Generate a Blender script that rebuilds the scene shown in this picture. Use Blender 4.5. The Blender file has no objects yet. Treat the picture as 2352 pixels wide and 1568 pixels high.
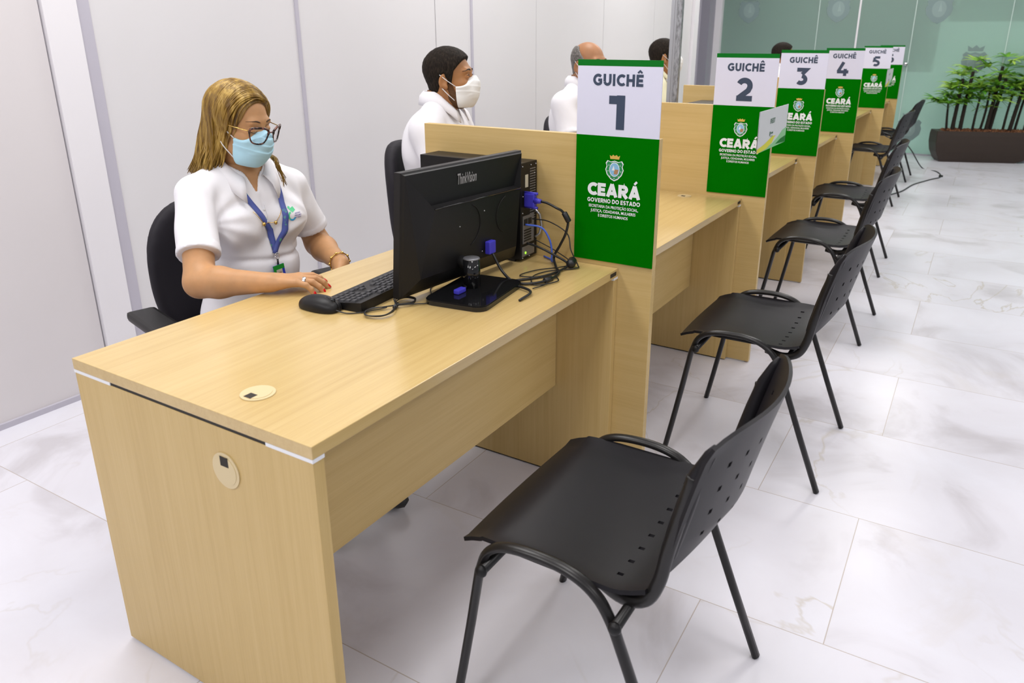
import bpy, bmesh, math, random
import numpy as np
from mathutils import Vector, Matrix, Euler
from math import pi, sin, cos, radians as rad
SC = bpy.context.scene
COL = SC.collection
# ------------------------------------------------------------------ camera
cam_d = bpy.data.cameras.new('camera'); cam = bpy.data.objects.new('camera', cam_d); COL.objects.link(cam)
YAW, PITCH, ROLL = 0.5442, 0.3309, 0.0011
fw = Vector((cos(PITCH)*cos(YAW), cos(PITCH)*sin(YAW), -sin(PITCH)))
rt = Vector((sin(YAW), -cos(YAW), 0)); up = rt.cross(fw)
rt2 = rt*cos(ROLL)+up*sin(ROLL); up2 = -rt*sin(ROLL)+up*cos(ROLL)
M = Matrix.Identity(4)
for i, v in enumerate((rt2, up2, -fw)):
    for j in range(3): M[j][i] = v[j]
M.translation = (-0.7518, -0.8716, 1.3768)
cam.matrix_world = M
cam_d.sensor_width = 36; cam_d.lens = 1726.487/2352*36
cam_d.shift_x = -34.54/2352; cam_d.shift_y = -99.19/2352
cam_d.clip_start = 0.02
cam_d.dof.use_dof = True; cam_d.dof.focus_distance = 2.25; cam_d.dof.aperture_fstop = 5.6
SC.camera = cam
# ------------------------------------------------------------------ world, exposure
w = bpy.data.worlds.new('hall_light'); SC.world = w; w.use_nodes = True
w.node_tree.nodes['Background'].inputs[0].default_value = (0.93, 0.95, 1.0, 1)
w.node_tree.nodes['Background'].inputs[1].default_value = 0.62
SC.view_settings.view_transform = 'Standard'; SC.view_settings.look = 'None'
SC.view_settings.exposure = -0.34; SC.view_settings.gamma = 1.0; SC.view_settings.use_curve_mapping = False
CEIL = 3.0
def area(name, x, y, sx, sy, power, col=(1, .98, .96)):
    l = bpy.data.lights.new(name, 'AREA'); l.shape = 'RECTANGLE'; l.size = sx; l.size_y = sy
    l.energy = power; l.color = col
    o = bpy.data.objects.new(name, l); COL.objects.link(o); o.location = (x, y, CEIL-0.03); return o
LIGHTS = [(x, y) for x in (-2.0, 0.6, 3.2, 5.8, 8.4) for y in (-2.9, -0.35, 1.25)]
for i, (x, y) in enumerate(LIGHTS):
    area('ceiling_lamp_light', x, y, 1.15, 0.55, 25 if y < -1 else ((25 if y < 0 else 37) if x > -1.5 else 40))

for x_, y_ in ((12.2, -1.8), (12.2, 1.4)):  # unseen area lights added beyond the frosted glass to brighten it from behind
    area('added_glass_backlight', x_, y_, 1.15, 0.55, 70)
# ------------------------------------------------------------------ materials
MATS = {}
def principled(name, col=(.8,.8,.8), rough=.5, metal=0, spec=.5, **kw):
    m = bpy.data.materials.new(name); m.use_nodes = True
    b = m.node_tree.nodes['Principled BSDF']
    b.inputs['Base Color'].default_value = (*col, 1); b.inputs['Roughness'].default_value = rough
    b.inputs['Metallic'].default_value = metal; b.inputs['Specular IOR Level'].default_value = spec
    for k, v in kw.items():
        b.inputs[k.replace('_', ' ')].default_value = v
    m.diffuse_color = (*col, 1)
    MATS[name] = m
    return m
def nd(m, t, **kw):
    n = m.node_tree.nodes.new(t)
    for k, v in kw.items(): setattr(n, k, v)
    return n
def lk(m, a, b): m.node_tree.links.new(a, b)
def bsdf(m): return m.node_tree.nodes['Principled BSDF']
def math_(m, op, a, b=None, c=None):
    n = nd(m, 'ShaderNodeMath', operation=op)
    for i, v in enumerate((a, b, c)):
        if v is None: continue
        if isinstance(v, (int, float)): n.inputs[i].default_value = v
        else: lk(m, v, n.inputs[i])
    return n.outputs[0]
def ramp(m, fac, stops):
    n = nd(m, 'ShaderNodeValToRGB'); el = n.color_ramp.elements
    while len(el) < len(stops): el.new(0.5)
    for e, (p, c) in zip(el, stops): e.position = p; e.color = (*c, 1)
    lk(m, fac, n.inputs[0]); return n.outputs[0]
def noise(m, vec, scale, detail=4, rough=.5, dist=0):
    n = nd(m, 'ShaderNodeTexNoise'); n.inputs['Scale'].default_value = scale; n.inputs['Detail'].default_value = detail
    n.inputs['Roughness'].default_value = rough; n.inputs['Distortion'].default_value = dist
    lk(m, vec, n.inputs['Vector']); return n.outputs['Fac']
def mapping(m, scale=(1,1,1), loc=(0,0,0), rot=(0,0,0), coord='Object'):
    t = nd(m, 'ShaderNodeTexCoord'); mp = nd(m, 'ShaderNodeMapping')
    mp.inputs['Scale'].default_value = scale; mp.inputs['Location'].default_value = loc; mp.inputs['Rotation'].default_value = rot
    lk(m, t.outputs[coord], mp.inputs['Vector']); return mp.outputs[0]
def bump(m, h, strength=.2, dist=.002):
    n = nd(m, 'ShaderNodeBump'); n.inputs['Strength'].default_value = strength; n.inputs['Distance'].default_value = dist
    lk(m, h, n.inputs['Height']); lk(m, n.outputs[0], bsdf(m).inputs['Normal'])

def wood(name, axis, tint=1.0, rough=.38, cols=None):
    """light oak laminate; grain runs along axis 0/1/2 (object space)"""
    m = principled(name, (.6,.45,.25), rough, spec=.4)
    s = [70., 70., 70.]; s[axis] = 1.6
    v = mapping(m, tuple(s))
    n1 = noise(m, v, 1.0, 5, .6)
    s2 = [9., 9., 9.]; s2[axis] = .5
    n2 = noise(m, mapping(m, tuple(s2), (3, 1, 2)), 1.0, 3, .5, .6)
    s3 = [260., 260., 260.]; s3[axis] = 9
    n3 = noise(m, mapping(m, tuple(s3)), 1.0, 2, .5)
    f = math_(m, 'ADD', math_(m, 'MULTIPLY', n1, .45), math_(m, 'ADD', math_(m, 'MULTIPLY', n2, .35), math_(m, 'MULTIPLY', n3, .2)))
    a = (.51*tint, .350*tint, .128*tint); b = (.58*tint, .412*tint, .166*tint); c = (.63*tint, .460*tint, .202*tint)
    if cols: a, b, c = cols
    lk(m, ramp(m, f, [(.30, a), (.5, b), (.70, c)]), bsdf(m).inputs['Base Color'])
    bump(m, n3, .08, .0005)
    return m
W_X = wood('oak_laminate_long', 0); W_T = wood('oak_laminate_top', 0, 1.0, .25); bsdf(W_T).inputs['Specular IOR Level'].default_value = .75; bsdf(W_T).inputs['Coat Weight'].default_value = .25; bsdf(W_T).inputs['Coat Roughness'].default_value = .3; W_Y = wood('oak_laminate_across', 1); W_Z = wood('oak_laminate_upright', 2)
EDGE = principled('oak_edge_band', (.62,.46,.27), .4)
PLAST_BEIGE = principled('beige_plastic', (.66,.53,.30), .4)
WHITE_PL = principled('white_plastic', (.82,.83,.86), .35)
DARK_GAP = principled('dark_opening', (.02,.015,.01), .7)
BLACK_PL = principled('black_plastic', (.009,.0085,.009), .42, spec=.28)
BLACK_SEAT = principled('black_moulded_plastic', (.013,.012,.0145), .40, spec=.2)
nv = noise(BLACK_SEAT, mapping(BLACK_SEAT), 900, 2); bump(BLACK_SEAT, nv, .12, .0006)
BLACK_TUBE = principled('black_painted_steel', (.012,.011,.011), .32, spec=.4)
BLACK_GLOSS = principled('black_gloss_plastic', (.008,.008,.009), .08)
BLACK_FAB = principled('black_upholstery', (.014,.012,.017), .7, spec=.3)
nv = noise(BLACK_FAB, mapping(BLACK_FAB), 500, 2); bump(BLACK_FAB, nv, .25, .001)
STEEL_D = principled('dark_steel', (.05,.05,.05), .35, .8)
STEEL = principled('bright_steel', (.5,.5,.52), .3, .9)
GREY_PL = principled('grey_port_plate', (.28,.28,.3), .4, .6)
CHROME = principled('chrome', (.8,.8,.82), .12, 1)
GOLD = principled('gold_metal', (.75,.5,.15), .25, 1)
GALV = principled('galvanised_steel', (.33,.34,.36), .45, .7)
gf = noise(GALV, mapping(GALV, (60,60,18)), 1.5, 6, .7)
lk(GALV, ramp(GALV, gf, [(.35,(.16,.165,.17)),(.6,(.42,.43,.46))]), bsdf(GALV).inputs['Base Color'])
GALV_S = principled('smooth_zinc', (.42,.43,.46), .4, .6)
SIGN_G = principled('sign_green', (.0,.150,.0), .65, spec=.02)
SIGN_T = principled('sign_green_band', (.0,.16,.012), .5, spec=.15)
SIGN_W = principled('sign_white', (.70,.70,.84), .4)
NAVY = principled('sign_navy_ink', (.035,.055,.10), .5)
INK_W = principled('sign_white_ink', (.82,.84,.86), .5)
CREST_G = principled('crest_green', (.02,.25,.08), .5); CREST_Y = principled('crest_gold', (.65,.42,.08), .5)
CREST_B = principled('crest_blue', (.25,.5,.72), .5); CREST_BR = principled('crest_brown', (.42,.22,.1), .5)
CARD_W = principled('card_white', (.66,.67,.68), .4); CARD_Y = principled('card_yellow', (.72,.68,.01), .4)
CARD_LG = principled('card_light_green', (.25,.56,.26), .4); CARD_G = principled('card_dark_green_ink', (.04,.14,.07), .5)
VGA_BLUE = principled('vga_blue', (.06,.05,.55), .4); CABLE_BLUE = principled('network_cable_blue', (.08,.16,.7), .35)
CABLE_BLK = principled('cable_black', (.012,.012,.013), .4)
LED_G = principled('green_led', (.3,.9,.05), .3); bsdf(LED_G).inputs['Emission Color'].default_value=(.4,1,.05,1); bsdf(LED_G).inputs['Emission Strength'].default_value=1.5
LOGO_GREY = principled('logo_grey', (.35,.34,.34), .35)
LABEL_P = principled('paper_label', (.62,.56,.42), .6)

def wall_mat(name, col):
    m = principled(name, col, .32, spec=.4)
    n = noise(m, mapping(m, (.9,.9,.6)), 1.3, 2)
    c2 = tuple(c*.96 for c in col)
    lk(m, ramp(m, n, [(.3, c2), (.7, col)]), bsdf(m).inputs['Base Color'])
    return m
WALL = wall_mat('white_partition_panel', (.715,.70,.715))
WALL2 = wall_mat('white_door_panel', (.70,.665,.675))
POSTW = principled('white_aluminium', (.80,.78,.81), .3)
POSTG = principled('grey_joint_strip', (.50,.48,.55), .4)
COLG = principled('grey_column_paint', (.30,.29,.34), .45)
CEILM = principled('ceiling_tile', (.8,.8,.8), .7)

# marble floor with running-bond tiles
def floor_mat():
    m = principled('polished_marble_tiles', (.8,.8,.82), .24, spec=.38)
    th, r0, hr, yA, yB, T = .0131, .8436, .5857, -.443, -.7472, 1.2004
    t = nd(m, 'ShaderNodeTexCoord'); mp = nd(m, 'ShaderNodeMapping'); mp.vector_type = 'TEXTURE'
    mp.inputs['Rotation'].default_value = (0,0,th); lk(m, t.outputs['Object'], mp.inputs['Vector'])
    sp = nd(m, 'ShaderNodeSeparateXYZ'); lk(m, mp.outputs[0], sp.inputs[0])
    u = math_(m, 'DIVIDE', math_(m, 'SUBTRACT', sp.outputs[0], r0), hr)
    row = math_(m, 'FLOOR', u); fu = math_(m, 'FRACT', u)
    d1 = math_(m, 'MULTIPLY', math_(m, 'MINIMUM', fu, math_(m, 'SUBTRACT', 1, fu)), hr)
    par = math_(m, 'FLOORED_MODULO', row, 2)
    off = math_(m, 'ADD', yB, math_(m, 'MULTIPLY', par, yA-yB))
    v = math_(m, 'DIVIDE', math_(m, 'SUBTRACT', sp.outputs[1], off), T)
    fv = math_(m, 'FRACT', v); tv = math_(m, 'FLOOR', v)
    d2 = math_(m, 'MULTIPLY', math_(m, 'MINIMUM', fv, math_(m, 'SUBTRACT', 1, fv)), T)
    d = math_(m, 'MINIMUM', d1, d2)
    grout = math_(m, 'LESS_THAN', d, .0013)
    cmb = nd(m, 'ShaderNodeCombineXYZ'); lk(m, row, cmb.inputs[0]); lk(m, tv, cmb.inputs[1])
    wn = nd(m, 'ShaderNodeTexWhiteNoise'); wn.noise_dimensions = '3D'; lk(m, cmb.outputs[0], wn.inputs['Vector'])
    sc = nd(m, 'ShaderNodeVectorMath', operation='SCALE'); sc.inputs['Scale'].default_value = 13.0; lk(m, wn.outputs['Color'], sc.inputs[0])
    ad = nd(m, 'ShaderNodeVectorMath', operation='ADD'); lk(m, mp.outputs[0], ad.inputs[0]); lk(m, sc.outputs[0], ad.inputs[1])
    vec = ad.outputs[0]
    cloud = noise(m, vec, 2.2, 5, .55, .8)
    base = ramp(m, cloud, [(.30, (.58,.56,.60)), (.45, (.71,.70,.76)), (.7, (.75,.75,.82))])
    n1 = noise(m, vec, 1.15, 5, .5, 1.4)
    vein = math_(m, 'ABSOLUTE', math_(m, 'SUBTRACT', n1, .5))
    vf = nd(m, 'ShaderNodeMapRange'); vf.inputs['From Min'].default_value = 0; vf.inputs['From Max'].default_value = .010
    vf.inputs['To Min'].default_value = 1; vf.inputs['To Max'].default_value = 0; lk(m, vein, vf.inputs['Value'])
    gate = noise(m, vec, .9, 2, .5)
    gr = nd(m, 'ShaderNodeMapRange'); gr.inputs['From Min'].default_value=.5; gr.inputs['From Max'].default_value=.68; lk(m, gate, gr.inputs['Value'])
    fac = math_(m, 'MULTIPLY', math_(m, 'MULTIPLY', vf.outputs[0], gr.outputs[0]), .6)
    mx = nd(m, 'ShaderNodeMix', data_type='RGBA'); lk(m, fac, mx.inputs['Factor']); lk(m, base, mx.inputs['A'])
    mx.inputs['B'].default_value = (.50,.44,.35,1)
    n2 = noise(m, vec, 1.5, 6, .6, .9)
    soft = ramp(m, n2, [(.60, (0,0,0)), (.78, (1,1,1))])
    mxs = nd(m, 'ShaderNodeMix', data_type='RGBA'); lk(m, math_(m,'MULTIPLY',soft,.35), mxs.inputs['Factor']); lk(m, mx.outputs['Result'], mxs.inputs['A'])
    mxs.inputs['B'].default_value = (.56,.49,.40,1)
    mg = nd(m, 'ShaderNodeMix', data_type='RGBA'); lk(m, math_(m,'MULTIPLY',grout,.75), mg.inputs['Factor']); lk(m, mxs.outputs['Result'], mg.inputs['A'])
    mg.inputs['B'].default_value = (.42,.35,.30,1)
    lk(m, mg.outputs['Result'], bsdf(m).inputs['Base Color'])
    return m
FLOOR = floor_mat()

def skin_mat(name, col, red=1.0):
    m = principled(name, col, .48, spec=.35)
    n = noise(m, mapping(m), 28, 4, .6)
    c1 = tuple(c*.9 for c in col); c2 = (min(1,col[0]*1.05), col[1]*1.02, col[2]*1.0)
    lk(m, ramp(m, n, [(.3, c1), (.7, c2)]), bsdf(m).inputs['Base Color'])
    bsdf(m).inputs['Subsurface Weight'].default_value = .12
    bsdf(m).inputs['Subsurface Radius'].default_value = (.02,.008,.004); bsdf(m).inputs['Subsurface Scale'].default_value = .5
    bump(m, noise(m, mapping(m), 420, 2), .06, .0008)
    return m
SKIN_F = skin_mat('fair_tan_skin', (.52,.28,.13))
SKIN_M1 = skin_mat('brown_skin', (.36,.165,.062)); SKIN_M2 = skin_mat('tan_skin', (.36,.17,.078))
def shirt_mat(name, col):
    m = principled(name, col, .8, spec=.2)
    n = noise(m, mapping(m, (1,1,1)), 700, 2)
    bump(m, n, .25, .0008); return m
SHIRT = shirt_mat('white_pique_cotton', (.80,.79,.83)); SHIRT_Y = shirt_mat('pale_yellow_cotton', (.76,.73,.52))
TROUS = shirt_mat('dark_navy_denim', (.02,.025,.05)); SHOE = principled('black_shoe_leather', (.02,.02,.02), .4)
MASK_B = shirt_mat('pale_blue_mask_fabric', (.48,.77,.92)); MASK_W = shirt_mat('white_mask_fabric', (.78,.78,.77))
ELASTIC = principled('white_elastic', (.82,.82,.84), .6)
def hair_mat(name, c1, c2, c3, sc=(60,60,6), rough=.38):
    m = principled(name, c1, rough, spec=.5)
    v = mapping(m, sc); n = noise(m, v, 1.0, 3, .6)
    lk(m, ramp(m, n, [(.32, c1), (.5, c2), (.68, c3)]), bsdf(m).inputs['Base Color'])
    return m
BLOND = hair_mat('dark_blonde_hair', (.12,.058,.007), (.27,.155,.022), (.52,.34,.085))
BLOND_BASE = hair_mat('dark_blonde_hair_base', (.10,.05,.010), (.20,.11,.02), (.3,.18,.05))
DARKH = hair_mat('very_dark_brown_hair', (.008,.0055,.004), (.015,.011,.008), (.030,.021,.015), (160,160,60), .7)
bump(DARKH, noise(DARKH, mapping(DARKH,(1,1,.35)), 330, 3), .9, .002); bsdf(DARKH).inputs['Specular IOR Level'].default_value=.12
GREYH = hair_mat('short_grey_hair', (.05,.045,.04), (.12,.11,.10), (.28,.26,.25), (200,200,120), .6)
bump(GREYH, noise(GREYH, mapping(GREYH), 300, 3), .6, .002)
STUB = principled('dark_stubble', (.10,.050,.024), .8, spec=.1)
EYE_W = principled('eye_white', (.7,.68,.66), .2); IRIS = principled('dark_iris', (.03,.015,.008), .15)
BROW = principled('brown_eyebrow', (.07,.035,.015), .7); BROW_D = principled('dark_eyebrow', (.015,.01,.008), .7)
TORT = principled('tortoiseshell_frame', (.055,.02,.018), .12)
tn = noise(TORT, mapping(TORT), 120, 3); lk(TORT, ramp(TORT, tn, [(.45,(.012,.006,.006)),(.62,(.20,.08,.06))]), bsdf(TORT).inputs['Base Color'])
LENS = principled('spectacle_lens', (.95,.95,.97), .03, spec=.5, Transmission_Weight=1.0, IOR=1.02)
LENS.node_tree.nodes['Principled BSDF'].inputs['Alpha'].default_value = .35
NAIL = principled('red_nail_polish', (.62,.01,.012), .15)
LANY = principled('blue_lanyard_ribbon', (.07,.10,.36), .6)
ln = noise(LANY, mapping(LANY), 75, 1); lk(LANY, ramp(LANY, ln, [(.66,(.07,.10,.36)),(.70,(.10,.42,.20)),(.76,(.08,.13,.42))]), bsdf(LANY).inputs['Base Color'])
BADGE_G = principled('badge_green', (.01,.28,.03), .25); BADGE_B = principled('badge_blue', (.02,.05,.55), .25)
BADGE_P = principled('badge_photo', (.55,.5,.42), .3); BADGE_D = principled('badge_photo_figure', (.22,.14,.09), .4)
LOGO_G = principled('shirt_logo_green', (.10,.62,.28), .6); LOGO_B = principled('shirt_logo_blue', (.03,.35,.72), .6); LOGO_N = principled('shirt_logo_ink', (.12,.08,.38), .6)
POT = principled('brown_planter_resin', (.030,.017,.010), .5)
SOIL = principled('bark_chips', (.16,.06,.022), .9)
sn = noise(SOIL, mapping(SOIL), 60, 3); lk(SOIL, ramp(SOIL, sn, [(.35,(.05,.02,.01)),(.65,(.30,.12,.05))]), bsdf(SOIL).inputs['Base Color'])
STEM = principled('fibrous_palm_stem', (.02,.013,.008), .9); STEMG = principled('green_petiole', (.10,.20,.04), .5)
def leaf_mat(name, a, b):
    m = principled(name, a, .35, spec=.5)
    n = noise(m, mapping(m), 9, 2); lk(m, ramp(m, n, [(.35,a),(.65,b)]), bsdf(m).inputs['Base Color']); return m
LEAF = leaf_mat('palm_leaf_green', (.07,.26,.02), (.28,.58,.05))
LEAF2 = leaf_mat('young_palm_leaf_green', (.22,.46,.045), (.50,.72,.10))

# ------------------------------------------------------------------ helpers
def new_obj(name, verts, faces, mat, parent=None, smooth=False, mats=None, midx=None):
    me = bpy.data.meshes.new(name)
    me.from_pydata([tuple(map(float, v)) for v in verts], [], [tuple(int(i) for i in f) for f in faces])
    me.update()
    for mm in (mats or [mat]): me.materials.append(mm)
    if midx is not None: me.polygons.foreach_set('material_index', midx)
    if smooth: me.polygons.foreach_set('use_smooth', [True]*len(me.polygons))
    o = bpy.data.objects.new(name, me); COL.objects.link(o)
    if parent: o.parent = parent
    return o
def tag(o, label, cat, group=None, kind=None):
    o['label'] = label; o['category'] = cat
    if group: o['group'] = group
    if kind: o['kind'] = kind
    return o
def struct(o, label=None):
    o['kind'] = 'structure'
    if label: o['label'] = label
    return o
def empty(name, loc=(0,0,0), rz=0, label=None, cat=None, group=None):
    o = bpy.data.objects.new(name, None); COL.objects.link(o); o.location = loc; o.rotation_euler = (0,0,rz)
    o.empty_display_size = .05
    if label: tag(o, label, cat, group)
    return o
def kids(o): return [c for c in bpy.data.objects if c.parent == o]
def copy_tree(o, parent=None):
    c = o.copy(); COL.objects.link(c); c.parent = parent
    for ch in kids(o): copy_tree(ch, c)
    return c
class MB:
    """collects shapes for ONE mesh, with material slots"""
    def __init__(s): s.v=[]; s.f=[]; s.m=[]; s.mats=[]; s.sm=[]
    def mi(s, mat):
        if mat not in s.mats: s.mats.append(mat)
        return s.mats.index(mat)
    def add(s, verts, faces, mat, smooth=False):
        o = len(s.v); s.v += [tuple(v) for v in verts]; s.f += [tuple(i+o for i in f) for f in faces]
        s.m += [s.mi(mat)]*len(faces); s.sm += [smooth]*len(faces); return s
    def box(s, lo, hi, mat, bev=0.0):
        (x0,y0,z0),(x1,y1,z1) = lo, hi
        if bev <= 0:
            v=[(x0,y0,z0),(x1,y0,z0),(x1,y1,z0),(x0,y1,z0),(x0,y0,z1),(x1,y0,z1),(x1,y1,z1),(x0,y1,z1)]
            return s.add(v, [(0,3,2,1),(4,5,6,7),(0,1,5,4),(1,2,6,5),(2,3,7,6),(3,0,4,7)], mat)
        bm = bmesh.new(); bmesh.ops.create_cube(bm, size=1)
        for q in bm.verts: q.co = Vector(((x0+x1)/2+q.co.x*(x1-x0), (y0+y1)/2+q.co.y*(y1-y0), (z0+z1)/2+q.co.z*(z1-z0)))
        bmesh.ops.bevel(bm, geom=bm.edges[:], offset=bev, segments=2, affect='EDGES', profile=.6)
        bm.verts.index_update()
        s.add([q.co.copy() for q in bm.verts], [[q.index for q in f.verts] for f in bm.faces], mat); bm.free(); return s
    def tube(s, pts, r, mat, n=8, smooth=True, cap=True, flat=1.0, upv=None, sq=False):
        """swept tube; r number or list; flat<1 squashes along the frame's second axis"""
        pts=[Vector(p) for p in pts]; N=len(pts); rs = r if hasattr(r,'__len__') else [r]*N
        t0=(pts[1]-pts[0]).normalized(); a = Vector(upv) if upv else (Vector((0,0,1)) if abs(t0.z)<.9 else Vector((1,0,0)))
        nrm=(a - t0*a.dot(t0)).normalized(); vs=[]
        for i,p in enumerate(pts):
            t=(pts[min(i+1,N-1)]-pts[max(i-1,0)]).normalized()
            nrm=(nrm-t*nrm.dot(t)).normalized(); bn=t.cross(nrm)
            for k in range(n):
                a=2*pi*k/n + (pi/n if sq else 0)
                vs.append(p+nrm*(cos(a)*rs[i])+bn*(sin(a)*rs[i]*flat))
        fs=[]
        for i in range(N-1):
            for k in range(n): fs.append((i*n+k, i*n+(k+1)%n, (i+1)*n+(k+1)%n, (i+1)*n+k))
        if cap: fs.append(tuple(range(n-1,-1,-1))); fs.append(tuple((N-1)*n+k for k in range(n)))
        return s.add(vs, fs, mat, smooth)
    def lathe(s, prof, mat, n=24, loc=(0,0,0), smooth=True, axis='z'):
        vs=[];fs=[]
        for r,z in prof:
            for k in range(n):
                a=2*pi*k/n; q=(r*cos(a), r*sin(a), z)
                if axis=='x': q=(q[2],q[0],q[1])
                if axis=='y': q=(q[0],q[2],q[1])
                vs.append((q[0]+loc[0],q[1]+loc[1],q[2]+loc[2]))
        for i in range(len(prof)-1):
            for k in range(n): fs.append((i*n+k,i*n+(k+1)%n,(i+1)*n+(k+1)%n,(i+1)*n+k))
        return s.add(vs,fs,mat,smooth)
    def ball(s, c, r, mat, n=12, rot=None):
        rr = r if hasattr(r,'__len__') else (r,r,r); vs=[];fs=[]
        for i in range(n+1):
            th=pi*i/n
            for k in range(2*n):
                a=pi*k/n; q=Vector((sin(th)*cos(a)*rr[0], sin(th)*sin(a)*rr[1], cos(th)*rr[2]))
                if rot: q = rot@q
                vs.append(q+Vector(c))
        for i in range(n):
            for k in range(2*n): fs.append((i*2*n+k,(i+1)*2*n+k,(i+1)*2*n+(k+1)%(2*n),i*2*n+(k+1)%(2*n)))
        return s.add(vs,fs,mat,True)
    def prism(s, poly, z0, z1, mat, mapf=lambda p:p, smooth=False):
        n=len(poly); vs=[mapf((x,y,z0)) for x,y in poly]+[mapf((x,y,z1)) for x,y in poly]
        fs=[tuple(range(n-1,-1,-1)),tuple(range(n,2*n))]+[(i,(i+1)%n,n+(i+1)%n,n+i) for i in range(n)]
        return s.add(vs,fs,mat,smooth)
    def build(s, name, parent=None, mat=None):
        return_o = None
        me=bpy.data.meshes.new(name); me.from_pydata([tuple(map(float,v)) for v in s.v],[],s.f); me.update()
        for mm in s.mats: me.materials.append(mm)
        me.polygons.foreach_set('material_index', s.m); me.polygons.foreach_set('use_smooth', s.sm)
        o=bpy.data.objects.new(name,me); COL.objects.link(o)
        if parent: o.parent=parent
        return o
def catmull(pts, n=8):
    P=[Vector(p) for p in pts]; P=[P[0]*2-P[1]]+P+[P[-1]*2-P[-2]]; out=[]
    for i in range(1,len(P)-2):
        for k in range(n):
            t=k/n; a,b,c,d=P[i-1],P[i],P[i+1],P[i+2]
            out.append(.5*((2*b)+(c-a)*t+(2*a-5*b+4*c-d)*t*t+(3*b-a-3*c+d)*t**3))
    out.append(P[-2]); return out

# ------------------------------------------------------------------ flat lettering: strokes of constant width
def arc(cx, cy, rx, ry, a0, a1, n=14):
    return [(cx+rx*cos(rad(a0+(a1-a0)*i/n)), cy+ry*sin(rad(a0+(a1-a0)*i/n))) for i in range(n+1)]
def glyphs(w):
    h=w/2; T=1-h; B=h
    g={}
    g['I']=(w,[[(h,0),(h,1)]])
    g['U']=(.78,[[(h,1),(h,.36)]+arc(.39,.39,.39-h,.39-h,180,360)+[(.78-h,1)]])
    g['C']=(.80,[arc(.5,.5,.5-h,.5-h,47,313,22)])
    g['G']=(.88,[arc(.5,.5,.5-h,.5-h,47,303,22)+[(.88-h,.24),(.88-h,.52)],[(.88,.5-h*.2),(.5,.5-h*.2)]])
    g['H']=(.80,[[(h,0),(h,1)],[(.8-h,0),(.8-h,1)],[(h,.5),(.8-h,.5)]])
    g['E']=(.66,[[(h,0),(h,1)],[(h,T),(.66,T)],[(h,.5),(.61,.5)],[(h,B),(.66,B)]])
    g['A']=(.96,[[(h*1.05,0),(.48,1)],[(.96-h*1.05,0),(.48,1)],[(.24,.28),(.72,.28)]])
    g['R']=(.78,[[(h,0),(h,1)],[(h,T),(.42,T)]+arc(.42,.66,.36-h,.34-h,90,-90)+[(h,.32+h)],[(.40,.36),(.70,0)]])
    g['O']=(1.0,[arc(.5,.5,.5-h,.5-h,0,360,28)])
    g['V']=(.92,[[(h,1),(.46,0)],[(.92-h,1),(.46,0)]])
    g['N']=(.84,[[(h,0),(h,1)],[(.84-h,0),(.84-h,1)],[(h,T),(.84-h,B)]])
    g['D']=(.84,[[(h,0),(h,1)],[(h,T),(.36,T)]+arc(.36,.5,.48-h,.5-h,90,-90)+[(h,B)]])
    g['S']=(.68,[arc(.36,.5+.25-h/2+.01,.30-h*.6,.25-h/2,35,270,14)+arc(.34,.25+h/2-.01,.32-h*.6,.25-h/2,90,-145,14)])
    g['T']=(.74,[[(0,T),(.74,T)],[(.37,0),(.37,T)]])
    g['1']=(.52,[[(.0,T),(.40,T)],[(.52-h,0),(.52-h,1)]])
    g['2']=(.72,[arc(.36,.66,.34-h*.8,.34-h,160,0,12)+[(.70-h*.8,.6),(.58-h*.3,.46),(.12,.12)],[(.04,B),(.74,B)]])
    g['3']=(.72,[[(.05,T),(.60,T),(.36,.62)],arc(.34,.32,.36-h,.32-h,85,-140,14)])
    g['4']=(.86,[[(.44,1),(.10,.30)],[(.03,.30),(.84,.30)],[(.60,0),(.60,.52)]])
    g['5']=(.72,[[(.68,T),(.16,T)],[(.16,T),(.13,.55),(.30,.57)]+arc(.34,.32,.36-h,.32-h,80,-140,14)])
    g['6']=(.76,[arc(.39,.33,.37-h,.33-h,0,360,24),[(.60,.90)]+arc(.50,.42,.50-h,.58-h,100,180,8)])
    g['/']=(.45,[[(0,-.08),(.45,1.06)]])
    g['J']=(.5,[[(.5-h,1),(.5-h,.3)]+arc(.22,.26,.28-h,.26-h,0,-140,8)])
    return g
def stroke_poly(pts, w):
    h=w/2; P=[Vector((x,y)) for x,y in pts]; n=len(P); vs=[]
    for i,p in enumerate(P):
        a=(P[i]-P[i-1]).normalized() if i else None; b=(P[i+1]-P[i]).normalized() if i<n-1 else None
        if a is None: a=b
        if b is None: b=a
        na=Vector((-a.y,a.x)); nb=Vector((-b.y,b.x)); m=(na+nb)
        if m.length<.3: m=na
        m.normalize(); k=h/max(.45,m.dot(na))
        vs += [p+m*k, p-m*k]
    fs=[]
    for i in range(n-1):
        f=(2*i,2*i+1,2*i+3,2*i+2); a,b,c=(vs[f[0]],vs[f[1]],vs[f[2]])
        ar=sum(vs[f[k]].x*vs[f[(k+1)%4]].y-vs[f[(k+1)%4]].x*vs[f[k]].y for k in range(4))
        fs.append(f if ar>0 else f[::-1])
    return vs, fs
ACC={'Ê':('E','^'),'Á':('A','´')}
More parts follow.
